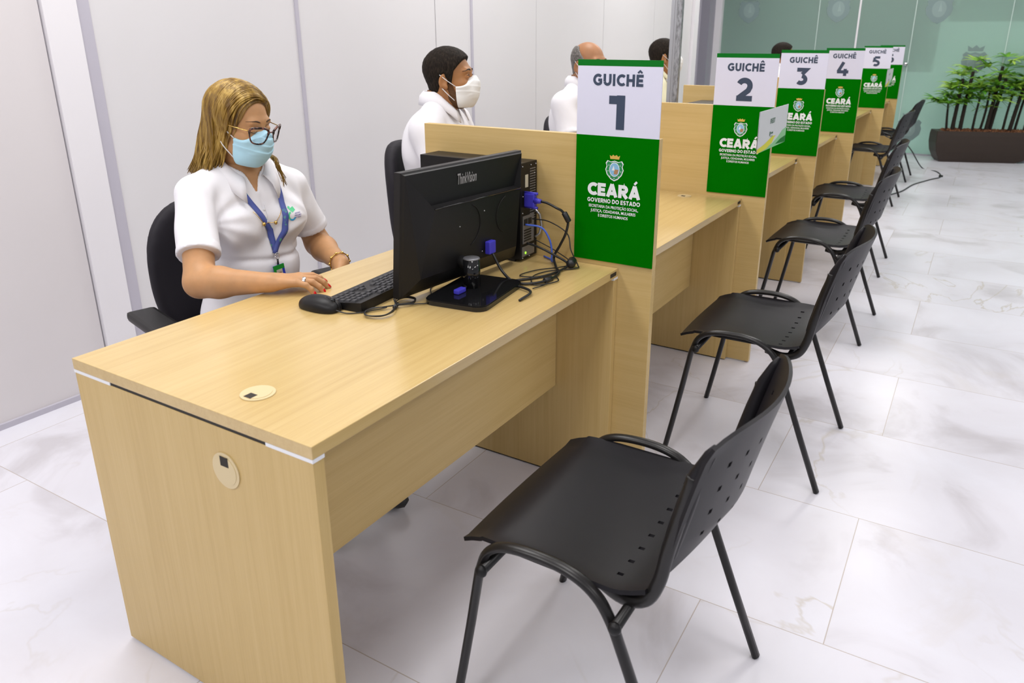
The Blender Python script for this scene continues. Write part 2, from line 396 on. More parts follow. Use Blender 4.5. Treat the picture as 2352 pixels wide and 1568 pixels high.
def text_geo(s, h, w, track=.12, center=True):
    """returns 2d quads for text of cap height h; w stroke weight relative to h"""
    G=glyphs(w); x=0; V=[]; F=[]
    for ch in s:
        if ch==' ': x+=.34; continue
        base,acc = ACC.get(ch,(ch,None)); adv,st=G[base]; parts=list(st)
        if acc=='^': parts=parts+[[(adv/2-.2,1.13),(adv/2,1.30),(adv/2+.2,1.13)]]
        if acc=='´': parts=parts+[[(adv/2-.04,1.12),(adv/2+.16,1.34)]]
        for iq,q in enumerate(parts):
            ww = w*.62 if acc and q is parts[-1] else w
            if base=='1' and q is parts[0]: ww=w*.9
            vs,fs=stroke_poly(q,ww); o=len(V)
            V += [(v.x+x,v.y,iq) for v in vs]; F += [tuple(i+o for i in f) for f in fs]
        x += adv+track
    W=x-track
    V=[((vx-(W/2 if center else 0))*h, vy*h, .00012*q) for vx,vy,q in V]
    return V,F,W*h
_fontcache={}
def font_geo(s, size, bold=.0, width=None):
    """small print from the built-in font, as flat 2d geometry centred on x"""
    key=(s,size,bold,width)
    if key in _fontcache: return _fontcache[key]
    c=bpy.data.curves.new('print','FONT'); c.body=s; c.size=size; c.align_x='CENTER'; c.offset=bold; c.resolution_u=3
    o=bpy.data.objects.new('print',c); COL.objects.link(o)
    bpy.context.view_layer.update()
    me=bpy.data.meshes.new_from_object(o.evaluated_get(bpy.context.evaluated_depsgraph_get()))
    V=[(v.co.x,v.co.y) for v in me.vertices]; F=[tuple(p.vertices) for p in me.polygons]
    bpy.data.objects.remove(o); bpy.data.meshes.remove(me); bpy.data.curves.remove(c)
    if width and V:
        xs=[v[0] for v in V]; k=width/(max(xs)-min(xs)); V=[(x*k,y) for x,y in V]
    _fontcache[key]=(V,F); return V,F

# ------------------------------------------------------------------ signed-distance sculpting
class Grid:
    def __init__(s, lo, hi, h):
        s.lo=np.array(lo,float); s.h=h; n=np.ceil((np.array(hi)-s.lo)/h).astype(int)+1
        ax=[s.lo[i]+h*np.arange(n[i]) for i in range(3)]
        s.X,s.Y,s.Z=np.meshgrid(*ax,indexing='ij'); s.n=n
    def ell(s,c,r,R=None):
        x,y,z=s.X-c[0],s.Y-c[1],s.Z-c[2]
        if R is not None: x,y,z=(x*R[0][0]+y*R[1][0]+z*R[2][0], x*R[0][1]+y*R[1][1]+z*R[2][1], x*R[0][2]+y*R[1][2]+z*R[2][2])
        k0=np.sqrt((x/r[0])**2+(y/r[1])**2+(z/r[2])**2)+1e-9; k1=np.sqrt((x/r[0]**2)**2+(y/r[1]**2)**2+(z/r[2]**2)**2)+1e-9
        return k0*(k0-1)/k1
    def cap(s,a,b,ra,rb=None):
        rb=ra if rb is None else rb; a=np.array(a,float); b=np.array(b,float); d=b-a; L=(d@d)+1e-12
        t=np.clip(((s.X-a[0])*d[0]+(s.Y-a[1])*d[1]+(s.Z-a[2])*d[2])/L,0,1)
        return np.sqrt((s.X-a[0]-d[0]*t)**2+(s.Y-a[1]-d[1]*t)**2+(s.Z-a[2]-d[2]*t)**2)-(ra+(rb-ra)*t)
    def plane(s,p,n):
        n=np.array(n,float); n/=np.linalg.norm(n); return (s.X-p[0])*n[0]+(s.Y-p[1])*n[1]+(s.Z-p[2])*n[2]
def smin(a,b,k):
    if k<=0: return np.minimum(a,b)
    h=np.clip(.5+.5*(b-a)/k,0,1); return b*(1-h)+a*h-k*h*(1-h)
def smax(a,b,k): return -smin(-a,-b,k)
def nets(g, D):
    """surface nets on a distance grid"""
    S=D<0; c=S[:-1,:-1,:-1].astype(np.int8); cnt=np.zeros_like(c); 
    for i in (0,1):
        for j in (0,1):
            for k in (0,1): cnt=cnt+S[i:S.shape[0]-1+i, j:S.shape[1]-1+j, k:S.shape[2]-1+k]
    act=(cnt>0)&(cnt<8); idx=-np.ones(act.shape,int); I=np.argwhere(act); idx[act]=np.arange(len(I))
    P=np.zeros((len(I),3)); W=np.zeros(len(I))
    cor=[(i,j,k) for i in (0,1) for j in (0,1) for k in (0,1)]
    for a in cor:
        for ax in range(3):
            if a[ax]: continue
            b=list(a); b[ax]=1; A=I+a; B=I+b
            da=D[A[:,0],A[:,1],A[:,2]]; db=D[B[:,0],B[:,1],B[:,2]]; m=(da<0)!=(db<0)
            t=da[m]/(da[m]-db[m]+1e-20); q=A[m].astype(float); q[:,ax]+=t; P[m]+=q; W[m]+=1
    P/=W[:,None]; V=g.lo+P*g.h; F=[]
    for ax in range(3):
        o=[0,1,2]; o.remove(ax); u,v=o
        sl=[slice(None)]*3; sl2=[slice(None)]*3; sl[ax]=slice(0,-1); sl2[ax]=slice(1,None)
        A=S[tuple(sl)]; B=S[tuple(sl2)]; E=np.argwhere(A!=B)
        E=E[(E[:,u]>0)&(E[:,v]>0)&(E[:,u]<D.shape[u]-1)&(E[:,v]<D.shape[v]-1)]
        sg=A[E[:,0],E[:,1],E[:,2]]
        def cell(du,dv):
            q=E.copy(); q[:,u]-=du; q[:,v]-=dv; return idx[q[:,0],q[:,1],q[:,2]]
        q=np.stack([cell(1,1),cell(0,1),cell(0,0),cell(1,0)],1)
        if ax==1: sg=~sg
        q[~sg]=q[~sg][:,::-1]; q=q[(q>=0).all(1)]; F.append(q)
    return V, np.concatenate(F)
def sdf_obj(name, chunks, mat, parent=None, colfn=None, mats=None):
    Vs=[];Fs=[];o=0
    for V,F in chunks: Vs.append(V); Fs.append(F+o); o+=len(V)
    V=np.concatenate(Vs); F=np.concatenate(Fs); midx=None
    if mats:
        cen=V[F].mean(1); midx=colfn(cen).astype(int).tolist()
    me=bpy.data.meshes.new(name); me.vertices.add(len(V)); me.vertices.foreach_set('co',V.ravel())
    me.loops.add(F.size); me.loops.foreach_set('vertex_index',F.ravel()); me.polygons.add(len(F))
    me.polygons.foreach_set('loop_start',np.arange(0,F.size,4)); me.polygons.foreach_set('loop_total',np.full(len(F),4))
    me.update(calc_edges=True); me.validate()
    for mm in (mats or [mat]): me.materials.append(mm)
    if midx: me.polygons.foreach_set('material_index',midx)
    me.polygons.foreach_set('use_smooth',[True]*len(me.polygons))
    ob=bpy.data.objects.new(name,me); COL.objects.link(ob)
    if parent: ob.parent=parent
    return ob
# ================================================================== the setting
XW0, XW1 = -6.0, 7.72
b=MB(); b.box((-7,-9,-.1),(16,8,0),FLOOR); struct(b.build('floor'))
b=MB(); b.box((-7,-9,CEIL),(16,8,CEIL+.1),CEILM); struct(b.build('ceiling'))
# left partition wall, panel by panel
joints=[XW0,-4.7,-3.5,-2.3,-1.15,0.0-.35,0.80]
b=MB()
xs=[(-6,-3.6),(-3.595,-1.6),(-1.595,.797)]
for a,c in xs: b.box((a,2.10,.012),(c,2.16,CEIL),WALL2)
for a,c in [(.98,1.990),(2.006,3.085),(3.092,3.452),(3.47,4.281),(4.287,5.408),(5.414,6.531),(6.537,7.62)]:
    b.box((a,2.10,.012),(c,2.16,CEIL),WALL)
b.box((-6,2.112,0),(7.62,2.15,CEIL),POSTG)
struct(b.build('wall_left'))
b=MB(); b.box((.803,2.082,.0),(.928,2.15,CEIL),POSTW,.003); b.box((.928,2.094,0),(.980,2.15,CEIL),POSTG); struct(b.build('trim_1'))
b=MB(); b.box((1.988,2.093,0),(2.008,2.12,CEIL),POSTG); struct(b.build('trim_2'))
b=MB(); b.box((3.450,2.093,0),(3.472,2.12,CEIL),POSTG); struct(b.build('trim_3'))
b=MB(); b.box((7.60,2.07,0),(7.74,2.2,CEIL),POSTW,.004); struct(b.build('trim_4'))
b=MB(); b.box((-6,2.088,0),(.80,2.11,.022),POSTG); b.box((.98,2.088,0),(7.62,2.11,.022),POSTG); struct(b.build('baseboard_left'))
# back of the hall: grey painted column, then frosted glass
GX=10.06
b=MB(); b.box((9.75,2.62,0),(10.2,3.5,CEIL),COLG); b.box((9.70,3.02,0),(9.76,3.05,CEIL),COLG,.01); b.box((9.72,2.74,0),(9.75,2.765,CEIL),POSTG); struct(b.build('wall_column'))
b=MB(); b.box((9.95,3.5,0),(10.1,8,CEIL),COLG); struct(b.build('wall_back'))
b=MB(); b.box((9.98,2.53,0),(10.10,2.62,CEIL),POSTW); struct(b.build('trim_5'))
def glass_mat(name, col, alpha_rough=.5, t=.55):
    m=bpy.data.materials.new(name); m.use_nodes=True; nt=m.node_tree; pb=bsdf(m)
    pb.inputs['Base Color'].default_value=(*col,1); pb.inputs['Roughness'].default_value=.25
    tr=nd(m,'ShaderNodeBsdfTranslucent'); tr.inputs[0].default_value=(col[0]*1.1,col[1]*1.1,col[2]*1.1,1)
    cl=nd(m,'ShaderNodeBsdfRefraction'); cl.inputs['Roughness'].default_value=.22; cl.inputs['IOR'].default_value=1.02; cl.inputs[0].default_value=(.62,.80,.74,1)
    m1=nd(m,'ShaderNodeMixShader'); m1.inputs[0].default_value=.62; lk(m,tr.outputs[0],m1.inputs[1]); lk(m,cl.outputs[0],m1.inputs[2])
    m2=nd(m,'ShaderNodeMixShader'); m2.inputs[0].default_value=t; lk(m,pb.outputs[0],m2.inputs[1]); lk(m,m1.outputs[0],m2.inputs[2])
    lk(m,m2.outputs[0],nt.nodes['Material Output'].inputs[0]); return m
GLASS=glass_mat('frosted_green_glass',(.60,.76,.69),t=.70); EMB=principled('etched_grey_film',(.20,.28,.275),.5)
EMB2=principled('etched_light_film',(.25,.34,.33),.5)
ys=[2.53,1.276,.785,.15,-.86,-2.1,-3.4]
for i in range(len(ys)-1):
    b=MB(); b.box((GX,ys[i+1]+.004,.012),(GX+.010,ys[i]-.004,CEIL),GLASS); o=struct(b.build('window_%d'%(i+1)))
JOINT=principled('glass_joint_seal',(.62,.75,.70),.3)
b=MB()
for y in ys[1:]: b.box((GX-.001,y-.004,0),(GX+.011,y+.004,CEIL),JOINT)
b.box((GX-.012,.785-.011,0),(GX+.02,.785+.011,CEIL),POSTW)
struct(b.build('trim_6'))
b=MB(); b.box((GX-.012,-3.4,0),(GX+.022,2.53,.014),POSTG); struct(b.build('trim_7'))
# room behind the glass (seen blurred through it)
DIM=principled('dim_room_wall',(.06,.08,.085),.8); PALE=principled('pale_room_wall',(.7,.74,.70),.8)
b=MB(); b.box((13.6,-9,0),(13.7,8,CEIL),PALE); struct(b.build('wall_beyond_glass'))
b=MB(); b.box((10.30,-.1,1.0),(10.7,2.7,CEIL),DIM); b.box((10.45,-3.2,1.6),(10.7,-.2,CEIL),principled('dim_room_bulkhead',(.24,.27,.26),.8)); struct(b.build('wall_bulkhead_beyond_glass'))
def emblem(y,z,s):
    """etched coat of arms on the glass"""
    b=MB(); out=[]
    half=[(0,-.5),(.20,-.40),(.38,-.20),(.42,.02),(.36,.14),(.40,.24),(.30,.34),(.16,.28),(0,.33)]
    poly=[(x*s,z2*s) for x,z2 in half]+[(-x*s,z2*s) for x,z2 in half[::-1][1:-1]]
    b.prism(poly,0,.0012,EMB,lambda p:(GX-.0004-p[2],y-p[0],z+p[1]))
    b.prism([(-.24*s,.36*s),(-.28*s,.56*s),(-.12*s,.47*s),(0,.58*s),(.12*s,.47*s),(.28*s,.56*s),(.24*s,.36*s)],0,.0012,EMB,lambda p:(GX-.0004-p[2],y-p[0],z+p[1]))
    ov=[(.22*s*cos(2*pi*k/20),-.02*s+.27*s*sin(2*pi*k/20)) for k in range(20)]
    b.prism(ov,.0012,.002,EMB2,lambda p:(GX-.0004-p[2],y-p[0],z+p[1]))
    sail=[(-.02*s,-.10*s),(.10*s,-.10*s),(.03*s,.20*s)]
    b.prism(sail,.002,.0026,principled('etched_pale_film',(.30,.40,.38),.5),lambda p:(GX-.0004-p[2],y-p[0],z+p[1]))
    return b.build('glass_emblem')
for (y,z,s,t) in ((2.18,1.76,.34,'etched grey coat of arms on the frosted glass, leftmost beside the grey column'),
                (1.045,1.76,.34,'etched grey coat of arms on the frosted glass, high between second and third pane joints'),
                (-.10,1.74,.35,'etched grey coat of arms on the frosted glass, high above the gap before the planter'),
                (.02,.32,.34,'faint etched coat of arms low on the frosted glass left of the planter'),
                (-.56,1.14,.32,'faint etched coat of arms on the glass just above the palm leaves')):
    tag(emblem(y,z,s),t,'emblem','coats of arms etched on the glass')
b=MB(); b.lathe([(0,-.02),(.022,-.018),(.024,0),(0,.002)],CHROME,14,(GX-.004,.17,1.10),axis='x'); tag(b.build('glass_clamp'),'small round chrome fitting on the frosted glass beside the farthest sign','fitting')

# ceiling luminaires
for i,(x,y) in enumerate(LIGHTS):
    pass
# ================================================================== desks
X=[1.2085,2.4284,3.7662,5.0860,7.4254,8.8481]
SY=[-.1062,-.1121,-.0525,-.0461,.0445,.0834]
DK=[(0,1.2075,0,.709),(1.236,2.4275,-.0139,.695),(2.456,3.765,.0493,.75),(3.794,5.085,.0634,.76),(6.20,7.4245,.1561,.85),(7.453,8.847,.16,.85)]
H=.74; GX2,GY2=2.351,0.212
def grommet(name,parent,c,R,axis='z'):
    g=MB()
    def mp(p):
        if axis=='z': return (c[0]+p[0],c[1]+p[1],c[2]+p[2])
        return (c[0]-p[2],c[1]-p[0],c[2]+p[1])
    ring=[(R*cos(2*pi*k/28),R*sin(2*pi*k/28)) for k in range(28)]
    g.prism(ring,0,.0022,PLAST_BEIGE,mp)
    r2=[(R*.80*cos(2*pi*k/28),R*.80*sin(2*pi*k/28)) for k in range(28)]
    g.prism(r2,.0022,.0030,PLAST_BEIGE,mp)
    hole=[(-R*.78,-R*.28),(-R*.25,-R*.28),(-R*.25,R*.28),(-R*.78,R*.28)] if axis=='z' else [(-R*.3,R*.25),(R*.3,R*.25),(R*.3,R*.8),(-R*.3,R*.8)]
    g.prism(hole,.0030,.0034,DARK_GAP,mp)
    return g.build(name,parent)
GROM2=(GX2-1.236,GY2+.0139,H)
def make_desk(i,x0,x1,y0,y1,label):
    L=x1-x0; D=y1-y0
    r=empty('service_desk',(x0,y0,0),0,label,'desk','oak service desks in the row')
    b=MB(); b.box((0,0,.715),(L,D,H),W_T,.0015)
    b.box((L-.052,-.0004,.7215),(L-.012,.004,.7335),DARK_GAP)
    b.build('tabletop',r)
    for xa in (.0,L-.026):
        b=MB(); b.box((xa+.001,.001,.006),(xa+.026,D-.001,.708),W_Z,.001)
        b.box((xa+.006,.02,0.0),(xa+.020,D-.02,.006),BLACK_PL)
        b.box((xa+.0017,.06,.708),(xa+.025,D-.06,.715),DARK_GAP)
        b.build('side_panel',r)
        for ya,yb in ((.0,.115),(D-.13,D)):
            b=MB(); b.box((xa,ya,.7080),(xa+.027,yb,.7150),WHITE_PL); b.build('white_spacer',r)
    b=MB(); b.box((.027,.19,.325),(L-.027,.208,.7148),W_X,.001); b.build('modesty_panel',r)
    if i==0:
        grommet('cable_grommet',r,(.090,.236,H),.033)
        grommet('cable_grommet',r,(0.0008,.236,.620),.037,'x')
    elif i==1: grommet('cable_grommet',r,GROM2,.03)
    return r
dl=['nearest oak service desk, with monitor and keyboard, woman behind it',
 'oak service desk between the signs numbered 1 and 2, bare top with a round grommet',
 'oak service desk between the signs numbered 2 and 3',
 'oak service desk between the signs numbered 3 and 4',
 'oak service desk just before the sign numbered 5',
 'farthest oak service desk behind the sign numbered 5, nearest the glass']
for i,(a,c,y0,y1) in enumerate(DK): make_desk(i,a,c,y0,y1,dl[i])
pl_=['nearest oak privacy divider, carrying the sign numbered %d','oak privacy divider carrying the sign numbered %d']
for k in range(6):
    b=MB(); b.box((X[k],SY[k],.006),(X[k]+.0255,SY[k]+.812,1.121),W_Y,.0012)
    b.box((X[k]+.006,SY[k]+.02,0),(X[k]+.02,SY[k]+.79,.006),WHITE_PL)
    lab=(['nearest oak privacy divider, carrying the sign numbered 1']+['oak privacy divider carrying the sign numbered %d'%n for n in (2,3,4,5)]+['farthest oak privacy divider, behind the sign numbered 5'])[k]
    tag(b.build('desk_divider'),lab,'divider','oak privacy dividers between the desks')
# ================================================================== counter signs
SW,ST,SM,SB=.2517,1.3262,1.1214,.7551
def flat2d(b,V,F,mat,ox,oy,z0):
    """paste flat geometry: local x to the right as read, y up, z0 proud of the board"""
    vs=[(-z0-(v[2] if len(v)>2 else 0), -(v[0]+ox), v[1]+oy) for v in V]
    b.add(vs,F,mat)
def crest(b,ox,oy,s,z):
    half=[(0,-.5),(.17,-.42),(.34,-.24),(.42,-.02),(.36,.12),(.41,.24),(.33,.36),(.17,.31),(0,.36)]
    sh=lambda k:[(x*s*k,y*s*k) for x,y in half]+[(-x*s*k,y*s*k) for x,y in half[::-1][1:-1]]
    def pg(poly,mat,dz,dx=0,dy=0): flat2d(b,[(x+dx,y+dy) for x,y in poly],[tuple(range(len(poly)))],mat,ox,oy,z+dz)
    pg(sh(1),INK_W,0); pg(sh(.9),CREST_G,.0002)
    ov=[(.235*s*cos(2*pi*k/24),.30*s*sin(2*pi*k/24)-.01*s) for k in range(24)]
    pg(ov,INK_W,.0004)
    low=[(.21*s*cos(a),.27*s*sin(a)-.01*s) for a in [pi+pi*k/12 for k in range(13)]]
    top=[(.21*s*cos(a),.27*s*sin(a)-.01*s) for a in [pi*k/12 for k in range(13)]]
    pg(top,CREST_B,.0006); pg(low,CREST_B,.0006)
    pg([(-.02*s,-.2*s),(.14*s,-.2*s),(.19*s,-.01*s),(.0,.0)],CREST_BR,.0008)
    pg([(-.12*s,-.05*s),(.02*s,-.05*s),(-.03*s,.16*s)],INK_W,.0009)
    for k in range(7):
        a=rad(150+k*40); r=.37 if k in (0,) else .355
        cx,cy=.31*s*cos(a)*.95,-.02*s+.36*s*sin(a)
        if cy<.2*s: pg([(cx+.022*s*cos(2*pi*j/6),cy+.022*s*sin(2*pi*j/6)) for j in range(6)],INK_W,.0006)
    pg([(-.20*s,.42*s),(-.235*s,.58*s),(-.15*s,.53*s),(-.08*s,.60*s),(0,.55*s),(.08*s,.60*s),(.15*s,.53*s),(.235*s,.58*s),(.20*s,.42*s)],CREST_Y,.0003)
def put_text(b,s,h,wt,cx,cy,mat,z,width=None,track=.12,font=False,bold=0):
    if font: V,F=font_geo(s,h/.73,bold,width); V=list(V)
    else:
        V,F,W=text_geo(s,h,wt,track)
        if width: V=[(x*width/W,y,q) for x,y,q in V]
    flat2d(b,V,F,mat,cx,cy,z)
def make_sign():
    r=empty('counter_sign',(0,0,0))
    b=MB(); b.box((-.004,-SW,SB-SB),(0,0,SM-SB),SIGN_G); b.build('green_board',r)
    b=MB(); b.box((-.004,-SW,SM-SB),(0,0,ST-SB-.0165),SIGN_W); b.build('white_header',r)
    b=MB(); b.box((-.0042,-SW,ST-SB-.0165),(0,0,ST-SB),SIGN_T); b.build('green_top_band',r)
    c=SW*.49
    b=MB(); put_text(b,'GUICHÊ',.0315,.24,c,1.2575-SB,NAVY,.0045,.150,.13); b.build('header_lettering',r)
    b=MB(); crest(b,c,1.030-SB,.068,.0045); b.build('coat_of_arms',r)
    b=MB(); put_text(b,'CEARÁ',.0375,.27,c,.950-SB,INK_W,.0045,.166,.04)
    put_text(b,'GOVERNO DO ESTADO',.0125,.22,c,.9305-SB,INK_W,.0045,.166,.10)
    put_text(b,'SECRETARIA DA PROTEÇÃO SOCIAL,',.0085,.2,c,.9155-SB,INK_W,.0045,.156,font=True,bold=.00022)
    put_text(b,'JUSTIÇA, CIDADANIA, MULHERES',.0085,.2,c,.9020-SB,INK_W,.0045,.142,font=True,bold=.00022)
    put_text(b,'E DIREITOS HUMANOS',.0085,.2,c,.8885-SB,INK_W,.0045,.094,font=True,bold=.00022)
    b.build('state_lettering',r)
    return r
sp=make_sign()
# local y runs left(0) to right(-SW) as read
signs=[sp]+[copy_tree(sp) for k in range(5)]
for k in range(6):
    r=signs[k]
    r.location=(X[k]-.0008,SY[k]+SW,SB)
    n=str(k+1)
    b=MB(); put_text(b,n,.0925,.235 if n!='1' else .27,SW*.49,1.1405-SB,NAVY,.0045); o=b.build('counter_number',r)
    tag(r,['green and white hanging sign reading GUICHÊ 1, nearest and largest','green and white hanging sign reading GUICHÊ 2, small card sticking out beside it',
      'green and white hanging sign reading GUICHÊ 3','green and white hanging sign reading GUICHÊ 4','green and white hanging sign reading GUICHÊ 5',
      'farthest green and white hanging sign, half hidden behind the sign reading GUICHÊ 5'][k],'sign','numbered counter signs')
def make_card():
    """small flag card; local x to the right as read, z up"""
    r=empty('flag_card',(0,0,0)); Wd,Hh=.445,.155
    b=MB(); b.box((0,-.0008,0),(Wd,.0008,Hh),CARD_W)
    def pg(poly,mat,d): b.add([(x*Wd,-.0008-d,y*Hh) for x,y in poly],[tuple(range(len(poly)))],mat)
    pg([(0,0),(.0,.10),(.25,.17),(.5,.30),(.62,.28),(.3,.1)],CARD_Y,.0003)
    pg([(0,0),(1,0),(1,.40),(.85,.36),(.7,.22),(.5,.10),(.25,.06)],CARD_LG,.0002)
    pg([(.62,.05),(1,.0),(1,.18),(.8,.14)],SIGN_T,.0004)
    pg([(0,0),(.3,.03),(.5,.13),(.56,.24),(.3,.16),(0,.06)],CARD_Y,.0005)
    b.build('card',r)
    b=MB(); V,F,W=text_geo('SINE/IDT',.019,.17,.1); b.add([(x*.075/W*1.0+.200,-.0016-q,y+.098) for x,y,q in V],F,CARD_G)
    V,F,W=text_geo('CEARÁ',.0075,.28,.05); b.add([(x*.036/W+.205,-.0016-q,y+.056) for x,y,q in V],F,CARD_G)
    b.add([(x*.4*.04+.176,-.0016,y*.022+.058) for x,y in [(0,-.5),(.4,-.2),(.4,.4),(-.4,.4),(-.4,-.2)]],[(0,1,2,3,4)],CARD_G)
    for q in range(2): b.add([(x,-.0016,y+.048-q*.004) for x,y in [(.187,0),(.223,0),(.223,.0012),(.187,.0012)]],[(0,1,2,3)],CARD_G)
    b.build('card_print',r)
    b=MB(); b.tube([(.0,0,0),(0,0,Hh)],.0015,GREY_PL); b.build('card_spine',r)
    return r
c1=make_card(); c1.location=(2.141,-.130,.970); c1.rotation_euler=(0,0,0); tag(c1,'small white card reading SINE/IDT beside the sign reading GUICHÊ 2','card sign','flag cards on the divider edges')
c5=copy_tree(c1); c5.location=(7.12,.030,.968); c5.rotation_euler=(0,0,0); tag(c5,'far small white card with yellow corner, between the signs numbered 5 and 6','card sign','flag cards on the divider edges')
# ================================================================== visitor chairs
def shell(xs,ys,fn,holes=(),mat=None,name='seat',parent=None,th=.006,wrap=None):
    nx,ny=len(xs),len(ys); V=[fn(x,y) for y in ys for x in xs]; F=[]
    for j in range(ny-1):
        for i in range(nx-1):
            if (i,j) in holes: continue
            F.append((j*nx+i,j*nx+i+1,(j+1)*nx+i+1,(j+1)*nx+i))
    o=new_obj(name,V,F,mat,parent,True)
    s=o.modifiers.new('thickness','SOLIDIFY'); s.thickness=th; s.offset=0; s.use_even_offset=True
    e=o.modifiers.new('edges','EDGE_SPLIT'); e.split_angle=rad(50)
    return o
def lines(a,b,centres,hw,n):
    v=set(round(x,5) for x in np.linspace(a,b,n)); v={x for x in v if all(abs(x-c)>hw*1.6 for c in centres)}
    for c in centres: v|={round(c-hw,5),round(c+hw,5)}
    return sorted(v)
def make_visitor_chair():
    r=empty('visitor_chair')
    # seat
    hc=[-.175+.05*k for k in range(8)]; xs=lines(-.235,.235,hc,.0045,22); ys=lines(-.150,.245,[-.085],.006,20)
    def fs(x,y):
        u=x/.235; z=.447+.012*u*u-.010*(1-u*u)*max(0,1-((y+.03)/.17)**2)
        if y>.16: z-=(y-.16)**2*3.2
        if y<-.10: z+=(-.10-y)**2*3.0
        if abs(u)>.9: z+=.05*(abs(u)-.9)
        k=1-.035*max(0,(y-.10)/.135)-.10*max(0,(-.1-y)/.065)
        yy=y-(.015*u*u if y>.2 else 0)
        return (x*k,yy,z)
    jr=[j for j in range(len(ys)-1) if abs(ys[j]-(-.091))<1e-3][0]
    holes={(i,jr) for i in range(len(xs)-1) for c in hc if abs(xs[i]-(c-.0045))<1e-4}
    shell(xs,ys,fs,holes,BLACK_SEAT,'seat',r,.008)
    # backrest (rows by height)
    hx=[-.150,-.098,-.046,.046,.098,.150]; hz=[.575,.625,.675,.725]
    xs=lines(-.218,.218,hx,.0045,20); zs=lines(.500,.800,hz,.0055,14)
    def fb(x,z):
        u=x/.218; t=(z-.5)/.3
        y=-.172-.062*t-.052*(1-u*u)-.012*t*t
        zz=z
        if t<.25: zz=z+.050*(1-u*u)*(1-t/.25)
        if t>.85: zz=z-.018*abs(u)**6*(t-.85)/.15
        k=1-.10*(1-t)**3
        return (x*k,y,zz)
    holes=set()
    for jj,c in enumerate(hz):
        j=[j for j in range(len(zs)-1) if abs(zs[j]-(c-.0055))<1e-4][0]
        for ii,cx in enumerate(hx):
            i=[i for i in range(len(xs)-1) if abs(xs[i]-(cx-.0045))<1e-4][0]; holes.add((i,j))
    shell(xs,zs,fb,holes,BLACK_SEAT,'backrest',r,.007)
    for s in (-1,1):
        # folded sleeve of the backrest shell round the upright
        SP=[]
        for z_ in (.512,.545,.60,.66,.72,.765,.790):
            q_=fb(s*.207,z_); SP.append((q_[0]-s*.006,q_[1]+(.009 if z_<.74 else .004),q_[2]))
        b=MB(); b.tube(SP,[.013,.015,.016,.016,.014,.010,.004],BLACK_SEAT,12,flat=.8,upv=(0,1,0)); b.build('backrest_sleeve',r)
        # continuous oval tube: front leg, low arch beside the seat, rear leg
        P=catmull([(s*.245,.255,0),(s*.243,.232,.12),(s*.240,.198,.31)],4)[:-1]+catmull([(s*.240,.184,.395),(s*.241,.163,.447),(s*.242,.118,.475),(s*.243,.04,.483),(s*.243,-.025,.474),(s*.243,-.070,.448),(s*.243,-.100,.405),(s*.243,-.125,.345)],5)+[(s*.245,-.190,.18),(s*.247,-.262,0.002)]
        b=MB(); b.tube(P,.0128,BLACK_TUBE,10,flat=.72,upv=(1,0,0) )
        b.build('side_frame',r)
        # backrest support rising from under the seat
        P=catmull([(s*.185,-.045,.430),(s*.198,-.10,.424),(s*.203,-.145,.442),(s*.202,-.168,.49),(s*.203,-.182,.565),(s*.205,-.21,.69),(s*.203,-.214,.715)],5)
        b=MB(); b.tube(P,.0125,BLACK_TUBE,10,flat=.72,upv=(0,0,1)); b.build('back_support',r)
    for y,z in ((.165,.415),(-.115,.412)):
        b=MB(); b.tube([(-.262,y,z),(.262,y,z)],.0105,BLACK_TUBE,10)
        for s in (-1,1): b.ball((s*.262,y,z),(.010,.013,.013),BLACK_PL,6)
        b.build('crossbar',r)
    return r
CH=[(.484,-.345,0,'nearest black visitor chair with perforated backrest, in front of the first desk'),
    (1.757,-.322,1,'black visitor chair at the desk between signs 1 and 2, behind the nearest chair'),
    (3.155,-.248,0,'black visitor chair at the desk between signs 2 and 3'),
    (4.375,-.166,2,'black visitor chair at the desk between signs 3 and 4'),
    (6.70,.015,0,'black visitor chair before the sign numbered 5, its back overlapping the farthest chair'),
    (8.07,.045,0,'farthest black visitor chair, tallest in the picture, beside a cable on the floor')]
c0=make_visitor_chair()
for i,(x,y,a,l) in enumerate(CH):
    c=c0 if i==0 else copy_tree(c0)
    c.location=(x,y,0); c.rotation_euler=(0,0,rad(a)); tag(c,l,'chair','black visitor chairs along the counter')
